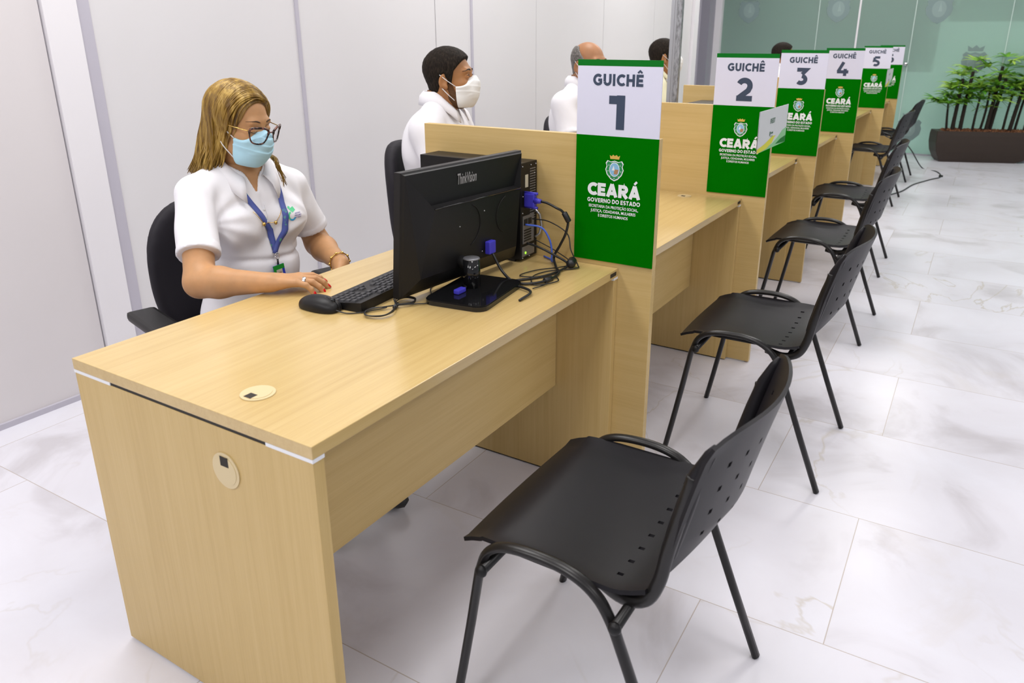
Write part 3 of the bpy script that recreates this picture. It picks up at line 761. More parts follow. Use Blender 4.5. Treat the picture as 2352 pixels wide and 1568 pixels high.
# ================================================================== office chairs
def make_office_chair():
    r=empty('office_chair')   # faces +y
    # backrest: rounded tall shell, sculpted
    g=Grid((-.27,-.40,.46),(.27,-.14,1.08),.010)
    e=np.abs((g.X)/.212)**2.6+np.abs((g.Z-.725)/.240)**2.6
    d2=(e**(1/2.6)-1)*.22
    mid=-.265-.05*(1-(g.X/.21)**2)-.06*(g.Z-.60)+.10*np.maximum(0,.66-g.Z)**1.5
    d=smax(d2,np.abs(g.Y-mid)-.026,.03)
    sdf_obj('backrest',[nets(g,d)],BLACK_FAB,r)
    g=Grid((-.28,-.26,.38),(.28,.28,.50),.010)
    d=smax((( (np.abs(g.X/.245)**3.5+np.abs(g.Y/.235)**3.5)**(1/3.5))-1)*.22, np.abs(g.Z-.445-.02*(g.X/.24)**2)-.032,.03)
    sdf_obj('seat',[nets(g,d)],BLACK_FAB,r)
    b=MB(); b.box((-.03,-.30,.415),(.03,-.05,.435),BLACK_PL,.005); b.tube(catmull([(0,-.26,.42),(0,-.32,.47),(0,-.335,.62)],5),.02,BLACK_PL,8,flat=.4,upv=(1,0,0)); b.build('back_bracket',r)
    for s in (-1,1):
        b=MB(); b.tube([(s*.20,-.02,.41),(s*.275,-.02,.42),(s*.29,-.02,.50),(s*.29,-.02,.66)],.018,BLACK_PL,8,flat=.6); 
        b.build('arm_support',r)
        b=MB(); b.box((s*.29-.040,-.15,.655),(s*.29+.040,.11,.685),BLACK_PL,.012); b.build('armrest_pad',r)
    b=MB(); b.lathe([(.028,.10),(.028,.24),(.019,.25),(.019,.41)],BLACK_PL,16); b.build('gas_column',r)
    b=MB(); b.lathe([(0,.12),(.045,.12),(.05,.07),(0,.065)],BLACK_PL,16)
    for k in range(5):
        a=2*pi*k/5+.3; b.tube([(0,0,.10),(.30*cos(a),.30*sin(a),.072)],[.026,.014],BLACK_PL,8,flat=.7)
    b.build('star_base',r)
    for k in range(5):
        a=2*pi*k/5+.3; b=MB(); c=(.30*cos(a),.30*sin(a),0)
        for q in (-.014,.014):
            b.lathe([(0,-.009),(.024,-.008),(.026,0),(.024,.008),(0,.009)],BLACK_PL,14,(c[0]+q,c[1],.027),axis='x')
        b.tube([(c[0],c[1],.03),(c[0],c[1],.075)],.008,STEEL_D,8); b.build('caster',r)
    return r
oc=make_office_chair(); oc.location=(.655,.915,0); oc.rotation_euler=(0,0,rad(166)); tag(oc,'black office chair with armrests that the blonde woman sits on','office chair','black office chairs behind the desks')
oc.scale=(1,1,.945)
for x,y,a,l in ((1.885,1.005,197,'black office chair of the man with very dark hair, behind sign 1'),
                (3.23,1.005,185,'black office chair of the bald grey-haired man behind sign 1'),
                (4.40,1.075,202,'black office chair of the man in pale yellow behind the steel post'),
                (7.28,.96,196,'farthest black office chair, of the man behind signs 2 and 3')):
    c=copy_tree(oc); c.scale=(1,1,1); c.location=(x,y,0); c.rotation_euler=(0,0,rad(a)); tag(c,l,'office chair','black office chairs behind the desks')
# ================================================================== things on the first desk
def rot2(x,y,a): return (x*cos(a)-y*sin(a), x*sin(a)+y*cos(a))
# tower
r=empty('computer_tower',(1.1525,.46,H),0,'black desktop computer tower standing against the nearest divider','computer')
b=MB(); b.box((-.0475,-.185,.008),(.0475,.185,.298),BLACK_PL,.002)
for x in (-.035,.035):
    for y in (-.15,.15): b.box((x-.008,y-.012,0),(x+.008,y+.012,.008),BLACK_PL)
b.build('case',r)
b=MB()
for k in range(22): 
    for q in range(3): b.box((.006+q*.011,-.1862,.278-k*.0075-.0028),(.015+q*.011,-.1848,.278-k*.0075),GREY_PL)
b.build('vent_grille',r)
b=MB(); b.box((-.036,-.1865,.055),(.028,-.185,.140),GREY_PL); b.box((-.040,-.1868,.016),(.030,-.185,.046),GREY_PL)
for k in range(5): b.box((-.030,-.188,.062+k*.008),(.010,-.1864,.066+k*.008),DARK_GAP)
for q in (0,1): b.box((-.030+q*.024,-.188,.112),(-.012+q*.024,-.1864,.130),DARK_GAP)
b.tube([(.030,-.19,.065),(.040,-.20,.075),(.043,-.205,.10),(.040,-.20,.135),(.030,-.19,.15)],.004,STEEL,6)
b.build('port_plate',r)
b=MB(); b.ball((-.022,-.1875,.026),(.004,.002,.004),LED_G,6); b.build('network_light',r)
b=MB(); b.box((-.022,-.1865,.225),(-.006,-.185,.262),LABEL_P); b.build('paper_label',r)
for x,z in ((-.038,.288),(.01,.288),(.038,.288),(-.038,.012),(.0,.012),(-.038,.15),(.03,.262),(-.036,.20)): b=MB(); b.ball((x,-.1865,z),.0022,STEEL,5); b.build('case_screw',r)
# cables of the tower and monitor (each cable a thing)
def tower_pt(x,z,y=-.19): return (1.1525+x,.46+y,H+z)
r=empty('monitor_cable',tower_pt(-.02,.19),0,'thick black video cable with blue plugs looping from the tower','cable')
def loc(pts,base): return [tuple(Vector(p)-Vector(base)) for p in pts]
base=tower_pt(-.02,.19)
P=catmull([(1.128,.232,.930),(1.128,.200,.928),(1.13,.165,.915),(1.142,.155,.905),(1.150,.140,.880),(1.150,.146,.840),(1.150,.165,.800),(1.142,.180,.765),(1.10,.150,.748),(1.06,.118,.746),(.985,.110,.746),(.93,.135,.746),(.915,.18,.748),(.925,.225,.77),(.925,.255,.815)],7)
b=MB(); b.tube(loc(P,base),.0038,CABLE_BLK,8)
for i in (24,68):
    p,q=Vector(P[i])-Vector(base),Vector(P[i+4])-Vector(base); m_=(p+q)/2; d=(q-p).normalized()
    b.tube([m_-d*.016,m_-d*.014,m_+d*.014,m_+d*.016],[.006,.0085,.0085,.006],CABLE_BLK,10)
b.build('cord',r)
b=MB(); c=Vector((1.128,.252,.930))-Vector(base)
b.box(tuple(c+Vector((-.009,-.014,-.020))),tuple(c+Vector((.009,.020,.020))),VGA_BLUE,.003)
b.tube([c+Vector((0,-.034,0)),c+Vector((0,-.012,0))],[.006,.010],VGA_BLUE,10)
for s in (-1,1): b.tube([c+Vector((0,-.022,s*.021)),c+Vector((0,.022,s*.021))],.0042,VGA_BLUE,8)
b.build('vga_plug',r)
b=MB(); c=Vector((.925,.262,.835))-Vector(base); b.box(tuple(c+Vector((-.016,-.008,-.02))),tuple(c+Vector((.016,.008,.016))),VGA_BLUE,.003); b.build('vga_plug',r)
# small blue plug shape added in place of the blue glow on the base
b=MB(); b.box((-.020,-.008,0),(.014,.009,.012),VGA_BLUE,.003); b.tube([(.014,0,.006),(.03,.004,.006),(.05,.03,.004)],.003,CABLE_BLK,6); o=b.build('blue_glow_block'); o.location=(.748,.238,.7545); tag(o,'small blue block standing in for the blue glow on the monitor base','plug')
def cable(name,pts,rr,mat,label,group=None,n=7):
    P=catmull(pts,n); base=P[0]; b=MB(); b.tube([p-base for p in P],rr,mat,8); o=b.build(name); o.location=base; return tag(o,label,'cable',group)
cable('network_cable',[(1.125,.270,.855),(1.138,.222,.849),(1.147,.200,.815),(1.150,.193,.780),(1.145,.19,.750),(1.17,.20,.744),(1.195,.245,.744)],.0030,CABLE_BLUE,'blue network cable curving down behind the monitor')
cable('power_cable',[(1.13,.268,.797),(1.13,.225,.790),(1.135,.175,.772),(1.128,.125,.753),(1.07,.128,.745),(1.0,.145,.745),(.93,.19,.745),(.90,.20,.748),(.87,.10,.748),(.80,.09,.744)],.0036,CABLE_BLK,'black power cable lying on the desk beside the tower')
cable('thin_cable',[(1.165,.27,.865),(1.170,.215,.862),(1.165,.150,.835),(1.150,.128,.79),(1.150,.105,.75),(1.13,.10,.744),(1.06,.155,.7445),(.99,.165,.7445),(.93,.12,.7445),(.99,.085,.7445),(1.03,.11,.7445)],.0018,CABLE_BLK,'thin black wire looping on the desk beside the tower')
cable('thin_cable',[(1.175,.27,.80),(1.178,.19,.77),(1.15,.13,.746),(1.05,.19,.7445),(.98,.20,.7445),(1.0,.13,.7445),(.95,.10,.7445),(.90,.11,.7445)],.0016,CABLE_BLK,'second thin black wire tangled beside the monitor base')
b=MB(); b.tube([(-.02,-.006,0),(-.012,-.003,0),(.012,.004,.002),(.02,.006,.002)],[.008,.014,.014,.008],CABLE_BLK,10); o=b.build('cable_tie_bundle'); o.location=(1.137,.118,.756); tag(o,'black knot bundling the cables beside the tower','cable tie')
# monitor
MA=rad(-4.5)
r=empty('computer_monitor',(.853,.250,H),MA,'black computer monitor seen from behind on the nearest desk','monitor')
tilt=rad(-4)
def mt(p):   # x right along back, y toward the woman, z up ; tilt about base
    x,y,z=p; return (x, y*cos(tilt)-(z-.02)*sin(tilt)*0+ .046-(z-.02)*.09, z)
Wm,Z0,Z1=.243,.016,.338
def loft(b,rects,mat):
    """rects: (x half, z0, z1, y)"""
    V=[];F=[]
    for hx,z0,z1,y in rects: V += [mt((-hx,y,z0)),mt((hx,y,z0)),mt((hx,y,z1)),mt((-hx,y,z1))]
    for i in range(len(rects)-1):
        for k in range(4): F.append((i*4+k,i*4+(k+1)%4,(i+1)*4+(k+1)%4,(i+1)*4+k))
    F.append((0,1,2,3)); n=(len(rects)-1)*4; F.append((n+3,n+2,n+1,n)); b.add(V,F,mat)
b=MB(); loft(b,[(Wm-.003,Z0+.003,Z1-.003,.043),(Wm,Z0,Z1,.040),(Wm,Z0,Z1,.020),(Wm-.004,Z0+.004,Z1-.004,.017)],BLACK_PL); b.build('bezel',r)
# back shell: top slopes inward to a ridge, a raised lower block with round shoulders
b=MB(); loft(b,[(Wm-.004,Z0+.004,Z1-.004,.0175),(Wm-.008,Z0+.008,Z1-.007,.012)],BLACK_PL)
q=lambda x,y,z: mt((x,y,z))
x0,x1=-Wm+.008,Wm-.008; zt,zb=Z1-.007,Z0+.008
A,B_,C_,D_=q(x0,.0119,zt),q(x1,.0119,zt),q(x0,.0119,zb),q(x1,.0119,zb)
R1,R2,S1,S2=q(-.150,.010,.243),q(.205,.010,.243),q(-.152,-.012,.237),q(.207,-.012,.237)
U1,U2,T1,T2=q(-.215,-.006,.215),q(.222,-.006,.215),q(-.200,-.014,.065),q(.205,-.014,.065)
b.add([A,B_,C_,D_,R1,R2,S1,S2,T1,T2],[(0,1,5,4),(4,5,7,6),(0,4,6),(1,7,5),(0,6,8,2),(1,3,9,7),(6,7,9,8),(2,8,9,3)],BLACK_PL)
b.build('rear_housing',r)
b=MB(); b.tube([mt((-.152,-.0125,.2375)),mt((.207,-.0125,.2375))],.0022,BLACK_GLOSS,8)
for (cx,cz,rr) in ((.155,.175,.055),(-.03,.17,.06)):
    b.tube([mt((cx+rr*cos(a)*(-1 if cx>0 else 1),-.0145,cz+rr*sin(a))) for a in np.linspace(-1.2,1.2,14)],.0010,BLACK_PL,6)
b.build('rear_ridges',r)
b=MB()
for x,z in ((-.055,.175),(.045,.20),(-.055,.075),(.045,.085)): b.ball(mt((x,-.0135,z)),.0019,STEEL,6)
b.build('mount_screws',r)
b=MB(); V,F=font_geo('ThinkVision',.040,.0006,.078); b.add([mt((x-.007,.0085,y+.283)) for x,y in V],F,LOGO_GREY); b.build('brand_lettering',r)
b=MB(); b.tube([(-.045,-.010,.012),(-.045,-.010,.090)],.023,BLACK_GLOSS,20)
b.tube([(-.045,-.010,.065),(-.045,.045,.085)],.016,BLACK_PL,10); b.build('stand_neck',r)
b=MB(); b.lathe([(0,.0035),(.0215,.003),(.023,0),(0,-.001)],GREY_PL,20,(-.045,-.010,.0905)); b.build('neck_cap',r)
g=MB(); ba=rad(12)
poly=[]; hx,hy,rr=.125,.088,.03
for cx,cy,a0 in ((hx-rr,hy-rr,0),(-hx+rr,hy-rr,90),(-hx+rr,-hy+rr,180),(hx-rr,-hy+rr,270)):
    for k in range(6): a=rad(a0+k*18); poly.append((cx+rr*cos(a),cy+rr*sin(a)))
poly=[rot2(x,y,ba) for x,y in poly]; poly=[(x-.060,y-.032) for x,y in poly]
g.prism(poly,0,.012,BLACK_GLOSS); g.prism([(x*.98,y*.98) for x,y in poly],.012,.014,BLACK_GLOSS); g.build('stand_base',r)
# keyboard
r=empty('keyboard',(.738,.462,H),rad(5.0),'black computer keyboard in front of the blonde woman','keyboard')
b=MB(); V=[(-.22,-.066,.0),(.22,-.066,.0),(.22,.066,0),(-.22,.066,0),(-.22,-.066,.026),(.22,-.066,.026),(.22,.066,.010),(-.22,.066,.010)]
b.add(V,[(0,3,2,1),(4,5,6,7),(0,1,5,4),(1,2,6,5),(2,3,7,6),(3,0,4,7)],BLACK_PL); b.build('keyboard_body',r)
b=MB(); KEYM=principled('black_keycap',(.030,.030,.034),.45)
def kz(y): return .018-.121*y
def key(x0,x1,y0,y1):
    m_=.0012; h=.0038; V=[]
    for (x,y) in ((x0+m_,y0+m_),(x1-m_,y0+m_),(x1-m_,y1-m_),(x0+m_,y1-m_)): V.append((x,y,kz(y)))
    for (x,y) in ((x0+m_+.002,y0+m_+.002),(x1-m_-.002,y0+m_+.002),(x1-m_-.002,y1-m_-.002),(x0+m_+.002,y1-m_-.002)): V.append((x,y,kz(y)+h))
    b.add(V,[(4,5,6,7),(0,1,5,4),(1,2,6,5),(2,3,7,6),(3,0,4,7)],KEYM)
# seen from the typist (at +y looking to -y) left is +x
rowsy=[-.054+.0185*k for k in range(6)]
for k,y in enumerate(rowsy):
    yy0,yy1=y-.0085,y+.0085; x=.212
    if k==5:
        for wv in (.024,.022,.022,.11,.022,.022,.024): key(x-wv,x,yy0,yy1); x-=wv
    else:
        for q in range(15 if k else 13): key(x-.0187,x,yy0,yy1); x-=.0187 if k else .0215
    if k in (0,1,2,5):
        for q in range(3): 
            if k==5 or k<3: key(-.078-q*.0185-.0185,-.078-q*.0185,yy0,yy1)
    if k==4: key(-.078-.037,-.078-.0185,yy0,yy1)
    if k>0:
        for q in range(4): key(-.140-q*.0187-.0187,-.140-q*.0187,yy0,yy1)
b.build('keycaps',r)
# mouse
r=empty('computer_mouse',(.497,.480,H),rad(184),'black computer mouse beside the woman\'s hand','mouse')
g=Grid((-.042,-.07,-.004),(.042,.07,.05),.0016)
d=g.ell((0,-.008,.006),(.035,.064,.030)); d=smax(d,-g.Z,.004); d=smax(d,np.abs(g.X)-.030-.003*np.cos(g.Y*40),.006); d=smax(d,g.Y-.052,.008)
d=np.maximum(d,-(np.maximum(np.abs(g.X)-.0009,np.maximum(.012-g.Y,.008-g.Z))))
sdf_obj('mouse_body',[nets(g,d)],BLACK_PL,r)
b=MB(); b.lathe([(0,-.004),(.010,-.0035),(.010,.0035),(0,.004)],BLACK_GLOSS,16,(0,.030,.026),axis='x'); b.build('scroll_wheel',r)
bz=H+.003; tie=(.596,.328,bz+.004)
def lp(pts): return [(x,y,bz+z) for x,y,z in pts]
MC=[(.490,.437,.006),(.500,.402,0),(.528,.372,0),(.545,.362,.001),(.575,.340,.004)]
for k in range(3):
    e=.004*k
    MC += [(.560-.01*k,.370-e,.002+e*.5),(.530-.008*k,.372-e*2,.001+e*.5),(.512-.004*k,.345-e,.001+e*.5),(.525,.312-e,.002+e*.5),(.562,.308,.003+e*.5),(.595,.328,.005+e*.3),(.628,.352+e,.004+e*.5),(.660,.350+e,.003+e*.5),(.664,.322,.002+e*.5),(.632,.306,.003+e*.5),(.597,.327,.005+e*.3)]
MC += [(.640,.295,.002),(.668,.280,0),(.71,.30,0),(.75,.34,0),(.80,.36,0),(.95,.36,0),(1.08,.33,0)]
cable('mouse_cable',lp(MC),.0016,CABLE_BLK,'thin black mouse cable wound into a bow-shaped bundle on the desk',n=6)
b=MB(); b.tube([(-.012,-.006,0),(.012,.006,0)],.0055,CABLE_BLK,8); o=b.build('wire_twist_tie'); o.location=tie; tag(o,'black twist tie holding the mouse cable bundle','twist tie')
# dark box on the far desk behind sign 2, thin cable hanging, cable on floor, steel post
r=empty('desk_printer',(3.55,.50,DK and H),0,'black device top just visible over the divider beside sign 2','device')
b=MB(); b.box((-.17,-.13,0),(.17,.13,.302),BLACK_PL,.01); b.build('casing',r)
b=MB(); b.box((-.10,-.132,.24),(.10,-.128,.27),WHITE_PL); b.build('front_panel',r)
cable('hanging_cable',[(7.50,.10,.97),(7.49,.07,.90),(7.492,.055,.80),(7.50,.08,.68),(7.50,.06,.58),(7.52,0.02,.50),(7.62,-.02,.462),(7.9,-.03,.452)],.005,CABLE_BLK,'dark cable hanging past the divider near the sign numbered 5')
cable('floor_cable',[(6.95,-.15,.006),(7.25,-.24,.006),(7.7,-.30,.006),(8.1,-.42,.006),(8.35,-.50,.006),(8.7,-.44,.006),(8.9,-.28,.006),(8.75,-.16,.2),(8.6,-.10,.30)],.006,CABLE_BLK,'black cable on the floor under the farthest visitor chair')
b=MB(); b.box((-.03,-.02,0),(.03,.02,.014),BLACK_PL,.004); o=b.build('floor_plug'); o.location=(8.40,-.50,0); tag(o,'small black plug on the floor by the farthest chair','plug')
r=empty('steel_post',(3.90,.875,0),rad(4),'galvanised steel post rising behind the divider, in front of the man in yellow','post')
b=MB(); b.box((-.015,.0,0),(.015,.037,CEIL),GALV_S,.002); b.box((-.019,.014,0),(-.015,.018,CEIL),GALV_S); b.build('smooth_channel',r)
b=MB(); b.box((-.02,-.032,0),(.02,-.001,CEIL),GALV,.002); b.build('rough_channel',r)
b=MB(); b.box((-.06,-.06,0),(.06,.06,.006),GALV_S); b.build('base_plate',r)
# ================================================================== planter and palms
pr_=empty('planter',(9.58,-.41,0),rad(-90+21),'dark brown bowed trough planter holding palms by the glass','planter')
def ring(z,t):
    # bowed profile; long axis local x (0..), depth local y
    bul=.035*sin(pi*min(1,t*1.0))
    return None
prof=[(0,.0,.0),(.03,-.03,.012),(.12,-.075,.03),(.22,-.095,.035),(.31,-.098,.03),(.36,-.09,.022)]
b=MB(); V=[];F=[]
L0,D0=.83,.20
def rrect(x0,x1,y0,y1,r=.012):
    pts=[]
    for cx,cy,a0 in ((x1-r,y1-r,0),(x0+r,y1-r,90),(x0+r,y0+r,180),(x1-r,y0+r,270)):
        for k in range(4): a=rad(a0+k*30); pts.append((cx+r*cos(a),cy+r*sin(a)))
    return pts
rings=[]
for z,ex,ey in prof: rings.append([(x,y,z) for x,y in rrect(ex*.9,L0-ex*2.6,-ey,D0+.02+ey)])
rings.append([(x,y,.36) for x,y in rrect(-.09*.35+.015,L0+.234-.015,-.022+.015,D0+.042-.015)])
rings.append([(x,y,.33) for x,y in rrect(-.09*.35+.018,L0+.234-.018,-.022+.018,D0+.042-.018)])
n=len(rings[0])
for rg in rings: V+=rg
for i in range(len(rings)-1):
    for k in range(n): F.append((i*n+k,i*n+(k+1)%n,(i+1)*n+(k+1)%n,(i+1)*n+k))
F.append(tuple(range(n-1,-1,-1))); F.append(tuple((len(rings)-1)*n+k for k in range(n)))
b.add(V,F,POT); b.build('trough',pr_)
random.seed(4)
b=MB()
for k in range(520):
    x=random.uniform(0,1.02); y=random.uniform(.01,.21); s=random.uniform(.008,.017)
    R=Euler((random.random()*3,random.random()*3,random.random()*3)).to_matrix()
    b.add([R@Vector((sx*s*1.5,sy*s,sz*s*.5))+Vector((x,y,.338+.02*sin(pi*min(1,max(0,(y)/.22)))+random.uniform(-.004,.008))) for sx in(-1,1) for sy in(-1,1) for sz in(-1,1)],[(0,1,3,2),(4,6,7,5),(0,4,5,1),(2,3,7,6),(0,2,6,4),(1,5,7,3)],SOIL)
b.box((-.01,.0,.30),(1.04,.225,.338),SOIL); o=b.build('bark_mulch',pr_); o['kind']='stuff'
def leaf(b,base,dirv,L,wd,mat,droop=.3):
    d=Vector(dirv).normalized(); side=d.cross(Vector((0,0,1)));
    if side.length<.1: side=Vector((1,0,0))
    side.normalize(); V=[];N=4
    for i in range(N+1):
        t=i/N; p=Vector(base)+d*(L*t)+Vector((0,0,-droop*L*t*t)); w_=wd*(.35+.65*sin(pi*min(1,t*.85+.12)))*(1 if t<1 else .25)
        V += [p-side*w_,p+Vector((0,0,w_*.35)),p+side*w_]
    F=[]
    for i in range(N):
        a=i*3; F += [(a,a+3,a+4,a+1),(a+1,a+4,a+5,a+2)]
    b.add(V,F,mat,False)
def palm(lx,ly,h,lean,seed,label,th=.010,nl=7):
    random.seed(seed)
    r=empty('lady_palm',(0,0,0)); r.rotation_euler=(0,0,0)
    W_=pr_.matrix_world
    a=rad(-69); bx,by=9.58+lx*cos(a)-ly*sin(a), -.41+lx*sin(a)+ly*cos(a)
    r.location=(bx,by,.335); tag(r,label,'palm','palms growing in the brown planter')
    top=Vector((lean[0],lean[1],h))
    P=[Vector((0,0,0)),top*.5+Vector((random.uniform(-.01,.01),random.uniform(-.01,.01),0)),top]
    PP=catmull(P,6); b=MB(); b.tube(PP,[th*(1.05-.3*i/len(PP)) for i in range(len(PP))],STEM,7)
    for i in range(1,len(PP)):
        for q in range(2):
            aa=random.random()*6.28; p=PP[i]; b.tube([p,p+Vector((cos(aa)*th*1.6,sin(aa)*th*1.6,.012))],.0012,STEM,3)
    b.build('stem',r)
    for k in range(nl):
        t=random.uniform(.62,1.0) if k else 1.0; o_=PP[min(len(PP)-1,int(t*(len(PP)-1)))]
        aa=k*2.4+random.uniform(-.4,.4); el=random.uniform(.25,1.0); pl_=random.uniform(.10,.20)
        d=Vector((cos(aa)*cos(el),sin(aa)*cos(el),sin(el))); tip=o_+d*pl_
        b=MB(); b.tube([o_,o_+d*pl_*.5+Vector((0,0,.008)),tip],.0018,STEMG,5)
        m_=LEAF if random.random()<.6 else LEAF2
        hd=Vector((cos(aa),sin(aa),0)); sd=Vector((-sin(aa),cos(aa),0)); nf=random.randint(7,9)
        for q in range(nf):
            f=(q/(nf-1)-.5)*2; ang=f*1.75
            dv=(hd*cos(ang)+sd*sin(ang))*.9+Vector((0,0,.62-.35*abs(f)+random.uniform(-.15,.25)))
            leaf(b,tip,dv,random.uniform(.17,.25)*(1-.2*abs(f)),random.uniform(.015,.023),m_,random.uniform(.15,.5))
        b.build('leaf_fan',r)
PL=[(.10,.08,.62,(.02,-.02)),(.14,.14,.44,(.0,.02)),(.055,.12,.34,(.0,.03)),(.19,.09,.70,(.02,-.03)),(.33,.10,.40,(.0,-.02)),(.42,.12,.50,(.0,-.03)),(.47,.08,.76,(.02,-.05)),(.53,.14,.62,(.0,-.07)),
    (.66,.10,.44,(0,-.03)),(.72,.07,.74,(.0,-.09)),(.80,.13,.60,(0,-.06)),(.88,.09,.50,(0,-.06)),(.95,.08,.78,(0,-.12)),(1.01,.13,.66,(0,-.08))]
pos=['at the left end','second from the left end','short one nearest the left rim','tall one left of centre','short one left of centre','slim one near the centre','tallest stem at the centre','leaning one at the centre','short one right of centre','tall leaning one right of centre','slim one right of centre','short one near the right end','tall one near the right end','one at the right end']
for k,(lx,ly,h,ln_) in enumerate(PL):
    palm(lx,ly,h,(ln_[0],ln_[1]),10+k,'green palm with dark fibrous stem in the brown planter, '+pos[k],.014+.008*(h>.6),9 if h>.6 else 7)
# small seedling between the left stems
# ================================================================== people
def frame(az, pitch=0, roll=0):
    """columns: person's right, forward, up"""
    a=rad(az); p=rad(pitch); F=Vector((cos(a)*cos(p),sin(a)*cos(p),-sin(p))); Rt=F.cross(Vector((0,0,1))).normalized(); U=Rt.cross(F)
    r=rad(roll); Rt,U=Rt*cos(r)+U*sin(r), U*cos(r)-Rt*sin(r)
    return np.array([[Rt.x,F.x,U.x],[Rt.y,F.y,U.y],[Rt.z,F.z,U.z]])
def toW(V,R,o): return V@R.T+np.array(o)
def toL(p,R,o): return (np.array(p,float)-np.array(o))@R
def attach(o,root): o.parent=root; o.location=-root.location; return o
class Head:
    """head sculpted in its own frame (x right, y forward, z up), then placed"""
    def __init__(s,c,az,pitch=0,roll=0,sc=1.0,h=.003,female=False,neck=(0,0,0),neck_r=.055,ears=True):
        s.c=np.array(c,float); s.R=frame(az,pitch,roll); s.k=sc; s.f=female
        nb=toL(neck,s.R,s.c)/sc; s.nb=nb
        lo=(-.098,-.13,min(-.15,nb[2]-.02)); hi=(.098,.135,.135)
        lo=(min(lo[0],nb[0]-.07),min(lo[1],nb[1]-.07),lo[2]); hi=(max(hi[0],nb[0]+.07),hi[1],hi[2])
        g=s.g=Grid(lo,hi,h/sc); d=s.corefn(g)
        s.core=d.copy()
        if ears:
            for q in (-1,1):
                Re=np.array(Euler((rad(-12),0,rad(q*22))).to_matrix())
                e=g.ell((q*.079,-.010,-.004),(.0075,.019,.031),Re)
                e=smax(e,-g.ell((q*.086,-.006,-.001),(.006,.0115,.020),Re),.004)
                e=smin(e,g.ell((q*.078,.000,-.028),(.006,.008,.010)),.006)
                d=smin(d,e,.006)
        d=smin(d,g.cap((0,-.028,-.045),tuple(nb),neck_r,neck_r*1.06),.025)
        s.D=d; V,F=nets(g,d); s.V=V; s.F=F
    def corefn(s,g):
        f=s.f
        d=g.ell((0,-.012,.035),(.074,.094,.084))
        d=smin(d,g.ell((0,.030,-.030),(.056 if f else .060,.060,.082)),.035)
        d=smin(d,g.ell((0,.035,-.078),(.040 if f else .049,.043,.036)),.028)
        d=smin(d,g.ell((0,.070,-.098),(.018,.016,.015)),.018)
        for q in (-1,1):
            d=smin(d,g.ell((q*.040,.058,-.022),(.020,.022,.018)),.02)
            d=smin(d,g.cap((q*.052,-.005,-.05),(q*.032,.045,-.092),.014),.03)
        d=smin(d,g.cap((-.034,.077,.030),(.034,.077,.030),.010 if f else .0125),.018)
        for q in (-1,1): d=smax(d,-g.ell((q*.031,.096,.010),(.017,.016,.012)),.014)
        d=smin(d,g.cap((0,.082,.018),(0,.104,-.022),.0065,.0100),.012)
        for q in (-1,1): d=smin(d,g.ell((q*.0115,.096,-.027),(.008,.010,.0075)),.008)
        d=smin(d,g.ell((0,.088,-.056),(.022,.010,.006)),.008); d=smin(d,g.ell((0,.087,-.066),(.018,.010,.006)),.008)
        for q in (-1,1): d=smin(d,g.ell((q*.031,.078,.009),(.0135,.0125,.0105)),.004)
        return d
    def W(s,V): return toW(np.asarray(V,float)*s.k,s.R,s.c)
    def p(s,x,y,z): return tuple(s.W(np.array([[x,y,z]]))[0])
    def front(s,x,z,off=0,D=None):
        """point on the face surface at lateral x, height z"""
        D=s.D if D is None else D; g=s.g; i=int(round((x-g.lo[0])/g.h)); k=int(round((z-g.lo[2])/g.h)); col=D[i,:,k]
        j=np.where(col<0)[0]
        if len(j)==0: return (x,0,z)
        j=j[-1]; t=col[j]/(col[j]-col[j+1]+1e-12); return (x,g.lo[1]+g.h*(j+t)+off,z)
def mask_obj(H,mat,root,sag=0):
    g=Grid((-.072,.0,-.14),(.072,.145,.03),.0018); core=H.corefn(g)
    d=smin(g.ell((0,.070,-.050),(.050,.048,.058)),core-.004,.03)
    d=smin(d,g.ell((0,.095,-.020),(.022,.022,.030)),.02)
    ax=np.abs(g.X)
    top=g.Z-(.012-ax*.62-sag); bot=-(g.Z+.118-.004*(ax/.05)**2); back=(.037+.0*g.Z)-g.Y
    # pleats: three overlapping folds across the mask
    fold=np.zeros_like(g.Z)
    for zc in (-.026,-.050,-.074):
        zz=g.Z-(zc+ .10*(g.Y-.10)*0 + .012*(ax/.06)); fold += (.0021 if mat is MASK_B else .0011)*np.clip((zz+.002)/.015,0,1)*np.clip((.017-zz)/.003,0,1)
    d=d-.0015-fold
    d=np.maximum(np.maximum(d,top),np.maximum(bot,back)); 
    V,F=nets(g,d); o=sdf_obj('face_mask',[(H.W(V),F)],mat); attach(o,root)
    kx=(.078,.079) if H.f else (.084,.083)
    for q in (-1,1):
        for (a,e) in (((q*.063,.037,-.028),(q*kx[0],-.022,.022)),((q*.055,.037,-.094),(q*kx[1],-.020,-.028))):
            m_=((a[0]+e[0])/2+q*.007,(a[1]+e[1])/2,(a[2]+e[2])/2)
            b=MB(); b.tube([H.p(*q_) for q_ in catmull([a,m_,e],6)],.0015,ELASTIC,6); l=b.build('ear_loop'); l.parent=o
    return o
def tubes_obj(name,paths,mat,root,flat=1):
    b=MB()
    for P,r in paths: b.tube(P,r,mat,8,flat=flat)
    return attach(b.build(name),root)
def brows(H,root,mat,th=.0022,arch=.004,spread=.050,z0=.033):
    for q in (-1,1):
        P=[H.p(*H.front(q*x,z0+arch*sin(pi*min(1,(x-.012)/.040))-(.003 if x>.045 else 0),.0008)) for x in np.linspace(.014,spread,8)]
        b=MB(); b.tube(P,[th*.8,th*1.2,th*1.3,th*1.2,th,th*.8,th*.5,th*.25],mat,8); o=attach(b.build('eyebrow'),root)
